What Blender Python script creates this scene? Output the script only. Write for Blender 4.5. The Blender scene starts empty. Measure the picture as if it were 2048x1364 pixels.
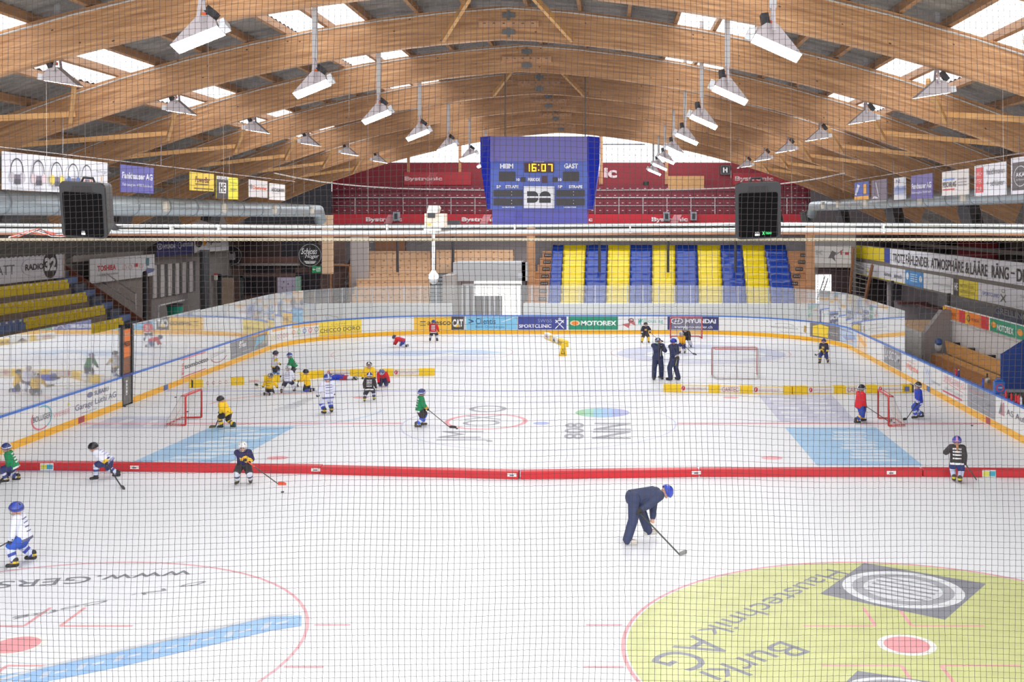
import bpy, bmesh, math, random
import numpy as np
from mathutils import Vector, Matrix
random.seed(7)
C = bpy.context.scene.collection
S = bpy.context.scene
PI = math.pi
# ------------------------------------------------------------------ camera (eye 6.76 m above the ice, at the end of the rink)
FPX, VX, VY, EYE = 2309.0, 1218.0, 437.0, 6.76
cam = bpy.data.cameras.new('camera'); camo = bpy.data.objects.new('camera', cam); C.objects.link(camo)
camo.location = (0, 0, EYE); camo.rotation_euler = (PI/2, 0, 0)
cam.sensor_width = 36; cam.lens = FPX/2048*36
cam.shift_x = -(VX-1024)/2048; cam.shift_y = -(682-VY)/2048
cam.clip_end = 400
S.camera = camo
S.view_settings.view_transform = 'Standard'; S.view_settings.look = 'None'
S.view_settings.exposure = 0.53; S.view_settings.gamma = 1.0
S.cycles.use_denoising = True
S.cycles.max_bounces = 7; S.cycles.transparent_max_bounces = 12
S.cycles.sample_clamp_indirect = 8
# world: bright overcast daylight outside the hall
w = bpy.data.worlds.new('overcast'); S.world = w; w.use_nodes = True
nt = w.node_tree; bg = nt.nodes['Background']
tc = nt.nodes.new('ShaderNodeTexCoord'); sep = nt.nodes.new('ShaderNodeSeparateXYZ'); cr = nt.nodes.new('ShaderNodeValToRGB')
nt.links.new(tc.outputs['Generated'], sep.inputs[0]); nt.links.new(sep.outputs['Z'], cr.inputs[0])
cr.color_ramp.elements[0].color = (0.80, 0.82, 0.86, 1); cr.color_ramp.elements[1].color = (0.95, 0.97, 1.0, 1)
nt.links.new(cr.outputs[0], bg.inputs['Color']); bg.inputs['Strength'].default_value = 2.05
LAMP = 118.0

# ------------------------------------------------------------------ helpers
def lin(c):
    return tuple(((x/255)/12.92 if x/255 <= 0.04045 else ((x/255+0.055)/1.055)**2.4) for x in c)
MATS = {}
def M(c, rough=0.55, metal=0.0, noise=0.0, scale=4.0, coat=0.0, spec=0.5, stretch=(1,1,1), bump=0.0, c2=None):
    key = (tuple(c), rough, metal, noise, scale, coat, spec, stretch, bump, c2)
    if key in MATS: return MATS[key]
    m = bpy.data.materials.new('surface_%d' % len(MATS)); m.use_nodes = True
    n = m.node_tree.nodes; l = m.node_tree.links; b = n['Principled BSDF']
    col = lin(c)
    b.inputs['Base Color'].default_value = (*col, 1); b.inputs['Roughness'].default_value = rough
    b.inputs['Metallic'].default_value = metal; b.inputs['Specular IOR Level'].default_value = spec
    if coat: b.inputs['Coat Weight'].default_value = coat
    if noise or bump or c2:
        t = n.new('ShaderNodeTexCoord'); mp = n.new('ShaderNodeMapping'); nz = n.new('ShaderNodeTexNoise')
        mp.inputs['Scale'].default_value = stretch; nz.inputs['Scale'].default_value = scale; nz.inputs['Detail'].default_value = 4
        l.new(t.outputs['Object'], mp.inputs[0]); l.new(mp.outputs[0], nz.inputs['Vector'])
        r = n.new('ShaderNodeValToRGB'); r.color_ramp.elements[0].position = 0.3; r.color_ramp.elements[1].position = 0.7
        if c2: a, z = lin(c2), col
        else: a = tuple(x*(1-noise) for x in col); z = tuple(min(1, x*(1+noise)) for x in col)
        r.color_ramp.elements[0].color = (*a, 1); r.color_ramp.elements[1].color = (*z, 1)
        l.new(nz.outputs['Fac'], r.inputs[0]); l.new(r.outputs[0], b.inputs['Base Color'])
        if bump:
            bp = n.new('ShaderNodeBump'); bp.inputs['Strength'].default_value = bump; bp.inputs['Distance'].default_value = 0.02
            l.new(nz.outputs['Fac'], bp.inputs['Height']); l.new(bp.outputs[0], b.inputs['Normal'])
    MATS[key] = m; return m
def emit(c, s):
    m = bpy.data.materials.new('light'); m.use_nodes = True
    b = m.node_tree.nodes['Principled BSDF']
    b.inputs['Base Color'].default_value = (*lin(c), 1)
    b.inputs['Emission Color'].default_value = (*lin(c), 1); b.inputs['Emission Strength'].default_value = s
    return m
def glass_mat(name, tint=(0.97, 0.985, 0.98), ior=1.5, haze=0.0):
    m = bpy.data.materials.new(name); m.use_nodes = True
    n = m.node_tree.nodes; l = m.node_tree.links
    for x in list(n):
        if x.type != 'OUTPUT_MATERIAL': n.remove(x)
    o = n['Material Output']
    fr = n.new('ShaderNodeFresnel'); fr.inputs['IOR'].default_value = ior
    tr = n.new('ShaderNodeBsdfTransparent'); tr.inputs[0].default_value = (*tint, 1)
    gl = n.new('ShaderNodeBsdfGlossy'); gl.inputs['Roughness'].default_value = 0.02
    mx = n.new('ShaderNodeMixShader'); l.new(fr.outputs[0], mx.inputs[0]); l.new(tr.outputs[0], mx.inputs[1]); l.new(gl.outputs[0], mx.inputs[2])
    if haze:
        df = n.new('ShaderNodeBsdfDiffuse'); df.inputs[0].default_value = (0.85, 0.87, 0.87, 1)
        m2 = n.new('ShaderNodeMixShader'); m2.inputs[0].default_value = haze
        l.new(mx.outputs[0], m2.inputs[1]); l.new(df.outputs[0], m2.inputs[2]); l.new(m2.outputs[0], o.inputs[0])
    else: l.new(mx.outputs[0], o.inputs[0])
    return m
def translucent(name, c, add=0.0):
    m = bpy.data.materials.new(name); m.use_nodes = True
    n = m.node_tree.nodes; l = m.node_tree.links
    for x in list(n):
        if x.type != 'OUTPUT_MATERIAL': n.remove(x)
    o = n['Material Output']; t = n.new('ShaderNodeBsdfTranslucent'); t.inputs[0].default_value = (*c, 1)
    tr = n.new('ShaderNodeBsdfTransparent'); tr.inputs[0].default_value = (*c, 1)
    nz = n.new('ShaderNodeTexNoise'); nz.inputs['Scale'].default_value = 3.0; mp = n.new('ShaderNodeMapping'); tcx = n.new('ShaderNodeTexCoord')
    mp.inputs['Scale'].default_value = (1, 6, 1); l.new(tcx.outputs['Object'], mp.inputs[0]); l.new(mp.outputs[0], nz.inputs['Vector'])
    r = n.new('ShaderNodeValToRGB'); r.color_ramp.elements[0].color = (*[x*0.7 for x in c], 1); r.color_ramp.elements[1].color = (*c, 1)
    r.color_ramp.elements[1].position = 0.5; l.new(nz.outputs[0], r.inputs[0]); l.new(r.outputs[0], t.inputs[0]); l.new(r.outputs[0], tr.inputs[0])
    mx = n.new('ShaderNodeMixShader'); mx.inputs[0].default_value = add
    l.new(t.outputs[0], mx.inputs[1]); l.new(tr.outputs[0], mx.inputs[2]); l.new(mx.outputs[0], o.inputs[0])
    return m

def gp(x, y, z=0.0):                       # point on a level plane z seen at pixel (x, y)
    d = (EYE-z)*FPX/(y-VY); return Vector(((x-VX)/FPX*d, d, z))
def at(x, y, d):                           # point at depth d seen at pixel (x, y)
    return Vector(((x-VX)/FPX*d, d, EYE-(y-VY)/FPX*d))
def xat(px, d): return (px-VX)/FPX*d
def zat(py, d): return EYE-(py-VY)/FPX*d

class MB:
    def __init__(s): s.v = []; s.f = []; s.m = []; s.mats = []
    def mi(s, mat):
        if mat not in s.mats: s.mats.append(mat)
        return s.mats.index(mat)
    def add(s, vs, fs, mat):
        o = len(s.v); s.v.extend([tuple(v) for v in vs]); k = s.mi(mat)
        for f in fs: s.f.append(tuple(i+o for i in f)); s.m.append(k)
        return s
    def obox(s, c, ax, ay, az, mat):       # centre and three half-axis vectors
        c = Vector(c); vs = [c+sx*ax+sy*ay+sz*az for sz in (-1, 1) for sy in (-1, 1) for sx in (-1, 1)]
        return s.add(vs, [(0,2,3,1),(4,5,7,6),(0,1,5,4),(2,6,7,3),(0,4,6,2),(1,3,7,5)], mat)
    def box(s, x0, x1, y0, y1, z0, z1, mat):
        return s.obox(((x0+x1)/2, (y0+y1)/2, (z0+z1)/2), Vector(((x1-x0)/2,0,0)), Vector((0,(y1-y0)/2,0)), Vector((0,0,(z1-z0)/2)), mat)
    def bar(s, a, b, w, h, mat, up=(0,0,1)):
        a = Vector(a); b = Vector(b); d = (b-a); L = d.length; d.normalize(); up = Vector(up)
        if abs(d.dot(up)) > 0.98: up = Vector((0,1,0))
        r = d.cross(up).normalized(); u = r.cross(d).normalized()
        return s.obox((a+b)/2, d*L/2, r*w/2, u*h/2, mat)
    def tube(s, pts, r, mat, n=6):
        pts = [Vector(p) for p in pts]; rs = r if isinstance(r, (list, tuple)) else [r]*len(pts)
        vs = []; u = None
        for i, p in enumerate(pts):
            d = (pts[min(i+1, len(pts)-1)]-pts[max(i-1, 0)]).normalized()
            if u is None: u = d.orthogonal().normalized()
            u = (u-d*u.dot(d)).normalized(); w_ = d.cross(u)
            for k in range(n):
                a = 2*PI*k/n; vs.append(p+(u*math.cos(a)+w_*math.sin(a))*rs[i])
        fs = []
        for i in range(len(pts)-1):
            for k in range(n): fs.append((i*n+k, i*n+(k+1) % n, (i+1)*n+(k+1) % n, (i+1)*n+k))
        fs.append(tuple(range(n-1, -1, -1))); fs.append(tuple((len(pts)-1)*n+k for k in range(n)))
        return s.add(vs, fs, mat)
    def prism(s, poly, org, u, v, n, depth, mat):
        org = Vector(org); u = Vector(u); v = Vector(v); n = Vector(n)
        A = [org+u*p[0]+v*p[1] for p in poly]; B = [a+n*depth for a in A]; k = len(poly)
        fs = [tuple(range(k-1, -1, -1)), tuple(range(k, 2*k))]+[(i, (i+1) % k, k+(i+1) % k, k+i) for i in range(k)]
        return s.add(A+B, fs, mat)
    def ell(s, c, r, mat, R=None, n=12, m=8):
        c = Vector(c); vs = []; fs = []
        for j in range(m+1):
            th = PI*j/m
            for k in range(n):
                ph = 2*PI*k/n; p = Vector((r[0]*math.sin(th)*math.cos(ph), r[1]*math.sin(th)*math.sin(ph), r[2]*math.cos(th)))
                vs.append(c+(R @ p if R else p))
        for j in range(m):
            for k in range(n): fs.append((j*n+k, (j+1)*n+k, (j+1)*n+(k+1) % n, j*n+(k+1) % n))
        return s.add(vs, fs, mat)
    def lathe(s, prof, c, mat, n=14):
        c = Vector(c); vs = []; fs = []
        for r, z in prof:
            for k in range(n): vs.append(c+Vector((r*math.cos(2*PI*k/n), r*math.sin(2*PI*k/n), z)))
        for j in range(len(prof)-1):
            for k in range(n): fs.append((j*n+k, j*n+(k+1) % n, (j+1)*n+(k+1) % n, (j+1)*n+k))
        fs.append(tuple(range(n-1, -1, -1))); fs.append(tuple((len(prof)-1)*n+k for k in range(n)))
        return s.add(vs, fs, mat)
    def build(s, name, parent=None, smooth=False):
        me = bpy.data.meshes.new(name); me.from_pydata(s.v, [], s.f)
        for m in s.mats: me.materials.append(m)
        if s.m: me.polygons.foreach_set('material_index', s.m)
        if smooth: me.polygons.foreach_set('use_smooth', [True]*len(me.polygons))
        me.update(); o = bpy.data.objects.new(name, me); C.objects.link(o)
        if parent is not None:
            o.parent = parent
            if parent.location.length or parent.rotation_euler.x or parent.rotation_euler.z or parent.rotation_euler.y:
                mw = Matrix.LocRotScale(parent.location, parent.rotation_euler, parent.scale)
                o.matrix_parent_inverse = mw.inverted() if getattr(s, 'world', True) else Matrix()
        return o
def tag(o, label=None, cat=None, group=None, kind=None):
    if label: o['label'] = label
    if cat: o['category'] = cat
    if group: o['group'] = group
    if kind: o['kind'] = kind
    return o
def thing(name, loc, label, cat, group=None):
    o = bpy.data.objects.new(name, None); C.objects.link(o); o.location = loc; o.empty_display_size = 0.2
    return tag(o, label, cat, group)
def struct(o, label=None): return tag(o, label, None, None, 'structure')

# ------------------------------------------------------------------ lettering
_T = {}
def text_geo(st, bold=0.0, shear=0.0):
    key = (st, bold, shear)
    if key in _T: return _T[key]
    cu = bpy.data.curves.new('t', 'FONT'); cu.body = st; cu.resolution_u = 4; cu.offset = bold; cu.shear = shear
    cu.fill_mode = 'FRONT' if hasattr(cu, 'fill_mode') else cu.fill_mode
    ob = bpy.data.objects.new('t', cu); C.objects.link(ob)
    dg = bpy.context.evaluated_depsgraph_get(); me = bpy.data.meshes.new_from_object(ob.evaluated_get(dg))
    vs = [(v.co.x, v.co.y) for v in me.vertices]; fs = [tuple(p.vertices) for p in me.polygons]
    bpy.data.objects.remove(ob); bpy.data.curves.remove(cu); bpy.data.meshes.remove(me)
    xs = [a for a, b in vs]; ys = [b for a, b in vs]
    _T[key] = (vs, fs, (min(xs), min(ys), max(xs), max(ys))); return _T[key]
class Sign:
    """flat artwork laid on any surface F(u, v, off); u, v in 0..1 left-right, bottom-top"""
    def __init__(s, mb, F, nu=1): s.mb = mb; s.F = F; s.k = 1; s.nu = nu
    def _o(s): s.k += 1; return 0.003*s.k
    def rect(s, x0, y0, x1, y1, c, n=None):
        n = n or max(1, int(s.nu*abs(x1-x0)+0.99)); o = s._o(); vs = []; fs = []
        for i in range(n+1):
            x = x0+(x1-x0)*i/n; vs += [s.F(x, y0, o), s.F(x, y1, o)]
        for i in range(n): fs.append((2*i, 2*i+2, 2*i+3, 2*i+1))
        s.mb.add(vs, fs, c if not isinstance(c, tuple) else M(c, 0.45))
    def poly(s, pts, c):
        o = s._o(); s.mb.add([s.F(x, y, o) for x, y in pts], [tuple(range(len(pts)))], M(c, 0.45) if isinstance(c, tuple) else c)
    def disc(s, cx, cy, rx, ry, c, n=20): s.poly([(cx+rx*math.cos(2*PI*i/n), cy+ry*math.sin(2*PI*i/n)) for i in range(n)], c)
    def ring(s, cx, cy, rx, ry, t, c, a0=0, a1=360, n=28):
        o = s._o(); vs = []; fs = []
        for i in range(n+1):
            a = math.radians(a0+(a1-a0)*i/n)
            for q in (1-t, 1): vs.append(s.F(cx+rx*q*math.cos(a), cy+ry*q*math.sin(a), o))
        for i in range(n): fs.append((2*i, 2*i+1, 2*i+3, 2*i+2))
        s.mb.add(vs, fs, M(c, 0.45) if isinstance(c, tuple) else c)
    def line(s, x0, y0, x1, y1, t, c, asp=1.0):
        dx, dy = (x1-x0)*asp, y1-y0; L = math.hypot(dx, dy) or 1; nx, ny = -dy/L*t/2/asp, dx/L*t/2
        s.poly([(x0-nx, y0-ny), (x1-nx, y1-ny), (x1+nx, y1+ny), (x0+nx, y0+ny)], c)
    def text(s, st, x0, y0, x1, y1, c, bold=0.0, shear=0.0):
        vs, fs, (a, b, cc, d) = text_geo(st, bold, shear); o = s._o()
        s.mb.add([s.F(x0+(x1-x0)*(x-a)/(cc-a), y0+(y1-y0)*(y-b)/(d-b), o) for x, y in vs], fs, M(c, 0.45) if isinstance(c, tuple) else c)
def plane_F(o, u, v, n):
    o = Vector(o); u = Vector(u); v = Vector(v); n = Vector(n).normalized()
    return lambda a, b, off: o+u*a+v*b+n*off
WOOD = M((214,158,118), 0.6, noise=0.16, scale=1.2, stretch=(1, 1, 14))
# ------------------------------------------------------------------ ice and the paint frozen in it
CX, HW, Y0, Y1, YC, RC = -2.49, 14.96, 8.1, 67.6, 38.1, 8.5
ICE = M((240,242,245), 0.36, noise=0.02, scale=0.9, stretch=(1, 3, 1), spec=0.12)
def paint(c): return M(c, 0.36, spec=0.14, noise=0.07, scale=2.5)
fl = MB()
OUT = []
for i in range(0, 91, 6):
    a = math.radians(180-i); OUT.append((CX-HW+RC+RC*math.cos(a), Y1-RC+RC*math.sin(a)))
for i in range(0, 91, 6):
    a = math.radians(90-i); OUT.append((CX+HW-RC+RC*math.cos(a), Y1-RC+RC*math.sin(a)))
poly = [(CX-HW, Y0)]+OUT+[(CX+HW, Y0)]
fl.add([(x, y, 0) for x, y in poly], [tuple(range(len(poly)-1, -1, -1))], ICE)
KZ = [0.001]
def gpoly(pts, c, px=True):
    KZ[0] += 0.00003
    P = [gp(x, y) if px else Vector((x, y, 0)) for x, y in pts]
    fl.add([(p.x, p.y, KZ[0]) for p in P], [tuple(range(len(P)))], paint(c) if isinstance(c, tuple) else c)
def gline(x0, y0, x1, y1, t, c):
    d = Vector((x1-x0, y1-y0)); n = Vector((-d.y, d.x)).normalized()*t/2
    gpoly([(x0-n.x, y0-n.y), (x1-n.x, y1-n.y), (x1+n.x, y1+n.y), (x0+n.x, y0+n.y)], c, False)
def gring(cx, cy, r, t, c, a0=0, a1=360, n=64, ry=None):
    KZ[0] += 0.00003; ry = ry or r; vs = []; fs = []
    for i in range(n+1):
        a = math.radians(a0+(a1-a0)*i/n)
        for q in (-t/2, t/2): vs.append((cx+(r+q)*math.cos(a), cy+(ry+q)*math.sin(a), KZ[0]))
    for i in range(n): fs.append((2*i, 2*i+1, 2*i+3, 2*i+2))
    fl.add(vs, fs, paint(c))
def gdisc(cx, cy, r, c, ry=None, n=48): 
    ry = ry or r; gpoly([(cx+r*math.cos(2*PI*i/n), cy+ry*math.sin(2*PI*i/n)) for i in range(n)], c, False)
def gtext(st, a, b, h, c, bold=0.02, flip=1):
    """lettering on the ice from ground point a (start of the word) to b, letter height h to the left of a->b"""
    KZ[0] += 0.00003; vs, fs, (x0, y0, x1, y1) = text_geo(st, bold)
    a = Vector(a[:2]); b = Vector(b[:2]); u = b-a; n = Vector((-u.y, u.x)).normalized()*h*flip
    fl.add([((a+u*(x-x0)/(x1-x0)+n*(y-y0)/(y1-y0)).x, (a+u*(x-x0)/(x1-x0)+n*(y-y0)/(y1-y0)).y, KZ[0]) for x, y in vs], fs, paint(c))
PINK = (235,178,184); PBLUE = (188,196,226); RED_ = (232,120,128)
# adverts in the ice (beside the middle zone)
gpoly([(252,930),(424,853),(590,853),(452,930)], (172,210,240))
for k in range(9):
    t = (k+.5)/9; y = 856+t*70; xl = 424-(424-252)*(y-853)/77; xr = 590-(590-452)*(y-853)/77
    q = 0.16+0.1*((k*7) % 4); gpoly([(xl+(xr-xl)*q, y+3), (xl+(xr-xl)*(q+.08), y-1.5), (xl+(xr-xl)*(q+.52), y-1.5), (xl+(xr-xl)*(q+.42), y+3)], (226,238,247))
gpoly([(168,857),(228,833),(342,833),(334,857)], (206,210,226))
gpoly([(215,853),(255,838),(272,838),(235,853)], (236,239,245)); gpoly([(285,853),(305,841),(318,841),(300,853)], (236,239,245))
gpoly([(1570,855),(1752,855),(1846,931),(1634,931)], (172,210,240))
for k in range(10):
    t = (k+.5)/10; y = 861+t*62; xl = 1570+64*(y-855)/76; xr = 1752+94*(y-855)/76
    q = 0.5-0.04*(k % 3); gpoly([(xl+(xr-xl)*q, y+2.5), (xl+(xr-xl)*(q-.04), y-1), (xl+(xr-xl)*(q+.3), y-1), (xl+(xr-xl)*(q+.36), y+2.5)], (226,238,247))
gpoly([(1516,790),(1664,790),(1712,843),(1560,843)], (208,210,228))
for k in range(5):
    y = 797+k*9; xl = 1516+44*(y-790)/53; xr = 1664+48*(y-790)/53
    for q in (0.12, 0.55): gpoly([(xl+(xr-xl)*q, y+3), (xl+(xr-xl)*q, y-1), (xl+(xr-xl)*(q+.3), y-1), (xl+(xr-xl)*(q+.28), y+3)], (234,236,244))
# far zone logos
gdisc(xat(1402,57.8), 57.8, 4.2, (208,212,230), ry=4.1); gdisc(xat(1410,57.6), 57.4, 3.0, (236,240,244), ry=2.3)
gpoly([(1330,706),(1470,702),(1480,708),(1350,713)], (222,226,240))
gpoly([(702,709),(800,702),(960,700),(1012,705),(960,709),(820,712)], (196,214,238)); gpoly([(770,722),(890,712),(1000,713),(930,724)], (222,224,236)); gpoly([(800,717),(900,705),(930,706),(850,719)], (240,243,246))
gring(-9.36, 58.1, 4.5, 0.05, PINK)
gring(4.6, 58.1, 4.5, 0.05, PINK)
# lines
for y_, c_, t_ in ((64.1, PINK, 0.06), (45.25, PBLUE, 0.30), (30.95, PBLUE, 0.30), (12.1, PINK, 0.06)): gline(CX-HW+.1, y_, CX+HW-.1, y_, t_, c_)
gline(CX-HW+.1, YC, -6.8, YC, 0.24, PINK); gline(2.25, YC, CX+HW-.1, YC, 0.20, (226,150,158))
gring(-2.3, YC, 4.5, 0.06, (206,212,234)); gdisc(-2.23, YC, 0.27, (168,182,226))
# middle circle adverts: a red ring with dark letters, a green and blue ellipse with dark letters
gring(xat(972,38.4), 38.45, 1.3, 0.16, (240,160,165), ry=1.4)
LK = (158,161,168)
gtext('JM', gp(985,884), gp(996,862), 1.75, LK, 0); gtext('OX', gp(1000,851), gp(1004,830), 1.25, LK, 0); gtext('O', gp(1013,824), gp(1015,811), 1.35, LK, 0)
vs8, fs8, _ = text_geo('8', 0)
P = [gp(1150,826), gp(1260,826)]; cxx = (P[0].x+P[1].x)/2; cyy = 40.2; rr = (P[1].x-P[0].x)/2
for i, c_ in enumerate(((150,208,160),(158,214,190),(150,205,225),(160,196,236),(160,176,226),(178,182,224))):
    x0_ = -1+i/3; x1_ = x0_+1/3; pts = [(cxx+rr*(x0_+(x1_-x0_)*k/4), cyy-0.95*math.sqrt(max(0, 1-(x0_+(x1_-x0_)*k/4)**2))) for k in range(5)]+[(cxx+rr*(x1_-(x1_-x0_)*k/4), cyy+0.95*math.sqrt(max(0, 1-(x1_-(x1_-x0_)*k/4)**2))) for k in range(5)]
    gpoly(pts, c_, False)
gtext('808', gp(1168,878), gp(1168,846), 0.62, LK); gtext('NN', gp(1262,878), gp(1262,846), 1.2, LK)
# near middle-zone face-off spots and dashes
for x_, y_ in ((4.6,32.6),(-9.36,32.6),(4.6,43.6),(-9.36,43.6)): gdisc(x_, y_, 0.3, (240,172,178), ry=0.24)
# left far smear logo and arcs
[gpoly([(548+9*k,818-3.2*k),(592+6*k,816-3.4*k),(594+6*k,817.5-3.4*k),(550+9*k,820-3.2*k)], (205,208,214)) for k in range(7)]
gring(-11.4, 40.8, 3.4, 0.12, (200,222,240), 250, 360); gring(-11.6, 41.6, 3.0, 0.15, (244,196,190), 70, 170)
# near face-off circles
gring(-9.4, 18.2, 4.5, 0.055, PINK); gring(4.72, 18.2, 4.5, 0.06, (240,168,172), n=96); gdisc(4.72, 18.2, 4.44, (212,216,152), n=96)
for cx_ in (-9.4, 4.72):
    w_ = (245,245,240)
    gdisc(cx_, 18.3, 0.46, w_); gdisc(cx_, 18.3, 0.36, (240,168,172))
    for sx in (-1, 1):
        for sy in (-1, 1):
            gline(cx_+sx*0.3, 18.3+sy*0.85, cx_+sx*1.5, 18.3+sy*0.85, 0.06, (238,176,178)); gline(cx_+sx*0.3, 18.3+sy*0.85, cx_+sx*0.3, 18.3+sy*1.75, 0.06, (238,176,178))
            gline(cx_+sx*4.5, 18.3+sy*0.9, cx_+sx*5.1, 18.3+sy*0.9, 0.06, PINK)
DK = (146,148,156)
gtext('Haustechnik', gp(1655,1138), gp(1392,1262), -0.5, DK, 0.0, -1); gtext('AG', gp(1384,1270), gp(1296,1322), -0.8, DK, 0.0, -1)
gtext('Burki', gp(1560,1282), gp(1395,1345), -0.62, DK, 0.0, -1)
def boxlogo(a, b, c, d):
    gpoly([a, b, c, d], DK); A, B, Cc, D = [gp(*q) for q in (a, b, c, d)]; m = (A+B+Cc+D)/4; u = (B-A)/2; v = (D-A)/2
    KZ[0] += 0.00003
    def e(q, c_):
        KZ[0] += 0.00003; fl.add([(*(m+u*q*math.cos(2*PI*i/32)+v*q*math.sin(2*PI*i/32)).xy, KZ[0]) for i in range(32)], [tuple(range(32))], paint(c_))
    e(0.93, (232,235,238)); e(0.78, (176,178,184)); e(0.6, (228,231,234))
    for k in range(5):
        KZ[0] += 0.00003; y_ = -.45+.2*k; fl.add([(*(m+u*sx*0.5+v*(y_+q)).xy, KZ[0]) for sx, q in ((-1,0),(1,0),(1,.07),(-1,.07))], [(0,1,2,3)], paint((160,162,170)))
boxlogo((1728,1126),(1972,1168),(1890,1240),(1640,1188)); boxlogo((1715,1342),(1935,1375),(1880,1430),(1660,1395))
gtext('www.GERSBA', gp(385,1140), gp(-110,1170), -0.42, (138,140,146), 0.0, -1); gtext('Ö N.  Cofag t', gp(408,1160), gp(-30,1245), -0.22, (150,152,156), 0.0, -1)
gpoly([(-60,1362),(90,1336),(240,1304),(400,1268),(540,1234),(603,1231),(603,1252),(540,1262),(400,1296),(240,1334),(90,1364),(-60,1392)], (160,198,240))
for t in np.linspace(0.04, 0.9, 8):
    x_ = -20+t*600; y_ = 1372-t*133; gpoly([(x_, y_+8), (x_+10, y_-5), (x_+26, y_-9), (x_+16, y_+4)], (206,216,232)); gpoly([(x_+30, y_-2), (x_+33, y_-6), (x_+58, y_-12), (x_+55, y_-7)], (214,222,236))
gpoly([(-60,1375),(90,1331),(240,1298),(400,1261),(540,1229),(600,1227),(540,1234),(400,1267),(240,1303),(90,1336),(-60,1381)], (216,220,224))
floor = struct(fl.build('floor')); floor['label'] = 'white ice sheet with painted lines, circles and adverts'
# concrete apron round the rink
ap = MB(); GREY = M((150,148,146), 0.8, noise=0.1, scale=1.5)
ap.box(-30, 26, 5, 95, -0.3, -0.05, GREY); apo = struct(ap.build('floor'))
# ------------------------------------------------------------------ dasher boards
SEG = Y1-RC-Y0; ARC = RC*PI/2; MID = 2*HW-2*RC; STOT = 2*SEG+2*ARC+MID
def path(s):
    if s < SEG: return Vector((CX-HW, Y0+s)), Vector((1, 0))
    s -= SEG
    if s < ARC:
        a = PI-s/RC; return Vector((CX-HW+RC+RC*math.cos(a), Y1-RC+RC*math.sin(a))), Vector((-math.cos(a), -math.sin(a)))
    s -= ARC
    if s < MID: return Vector((CX-HW+RC+s, Y1)), Vector((0, -1))
    s -= MID
    if s < ARC:
        a = PI/2-s/RC; return Vector((CX+HW-RC+RC*math.cos(a), Y1-RC+RC*math.sin(a))), Vector((-math.cos(a), -math.sin(a)))
    s -= ARC
    return Vector((CX+HW, Y1-RC-s)), Vector((-1, 0))
def s_of(px):
    a, b = 6.0, STOT-3
    for _ in range(50):
        m = (a+b)/2; p, n = path(m)
        if VX+FPX*p.x/p.y < px: a = m
        else: b = m
    return a
def strip(mb, s0, s1, prof, mat, step=0.25):
    """sweep a closed profile [(out, z)] along the boards"""
    n = max(1, int((s1-s0)/step)); vs = []; fs = []; k = len(prof)
    for i in range(n+1):
        p, nn = path(s0+(s1-s0)*i/n)
        for o, z in prof: q = p-nn*o; vs.append((q.x, q.y, z))
    for i in range(n):
        for j in range(k): fs.append((i*k+j, i*k+(j+1) % k, (i+1)*k+(j+1) % k, (i+1)*k+j))
    fs.append(tuple(range(k))); fs.append(tuple(n*k+j for j in range(k-1, -1, -1)))
    mb.add(vs, fs, mat)
WHITE = M((240,240,238), 0.35); GATE0, GATE1 = s_of(246), s_of(263)
boards = thing('rink_boards', (CX, Y1, 0), 'white dasher boards with blue cap and yellow kick strip around the ice', 'rink boards')
for a_, b_ in ((0, GATE0), (GATE1, STOT)):
    mb = MB(); strip(mb, a_, b_, [(0,0.22),(0,1.04),(0.10,1.04),(0.10,0.22)], WHITE); mb.build('board_panel', boards)
    mb = MB(); strip(mb, a_, b_, [(-0.012,0),(-0.012,0.22),(0.11,0.22),(0.11,0)], M((250,186,30), 0.35)); mb.build('kick_strip', boards)
    mb = MB(); strip(mb, a_, b_, [(-0.02,1.04),(-0.02,1.10),(0.13,1.10),(0.13,1.04)], M((58,120,214), 0.35)); mb.build('top_cap', boards)
def ad(x0, x1, bgc, z0=0.25, z1=1.02, name='advert_panel'):
    s0, s1 = s_of(x0), s_of(x1); mb = MB()
    def F(u, v, off):
        p, n = path(s0+(s1-s0)*u); q = p+n*off; return (q.x, q.y, z0+(z1-z0)*v)
    S_ = Sign(mb, F, nu=max(1, (s1-s0)/0.25)); S_.fin = lambda: mb.build(name, boards)
    if bgc: S_.rect(0, 0, 1, 1, bgc)
    return S_
A = ad(62,104,None); A.ring(.5,.5,.5,.48,.12,(232,120,130),150,300); A.ring(.5,.5,.5,.48,.12,(130,200,215),-60,100); A.text('BOLLIGER',.08,.4,.92,.62,(90,96,110)); A.fin()
A = ad(104,142,None); A.text('WEBER',.05,.3,.95,.5,(240,170,175)); A.poly([(.8,.6),(.95,.66),(.84,.74)],(240,224,90)); A.fin()
A = ad(150,232,None); A.text('Garage Lüthi AG',.0,.18,1,.52,(120,124,150),.01); A.text('SUBARU',.45,.66,.8,.86,(120,124,150),.02); A.disc(.34,.76,.07,.12,(130,134,165)); A.text('www.garage',.15,.03,.5,.1,(160,164,190)); A.fin()
A = ad(362,416,None); A.rect(0,.93,.9,1,(246,150,160)); A.rect(0,0,.9,.05,(226,90,90)); A.text('tombotto',.12,.4,1,.66,(110,110,114),.02); [A.rect(.02,y_,.09,y_+.05,(236,110,120)) for y_ in (.35,.45,.6,.7)]; A.rect(.02,.15,.08,.28,(236,130,136)); A.fin()
A = ad(420,456,None); A.text('Emmentaler',.0,.6,.9,.8,(205,205,212)); A.ring(.5,.6,.5,.5,.1,(190,130,140),200,330); A.line(0,.5,.9,.62,.03,(190,190,196)); A.fin()
A = ad(461,503,(150,150,154)); A.text('Sivas',.38,.5,.72,.8,(240,240,240),.03); A.disc(.5,.85,.1,.08,(240,240,240)); A.rect(.05,.2,.95,.24,(200,200,204)); A.fin()
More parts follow.
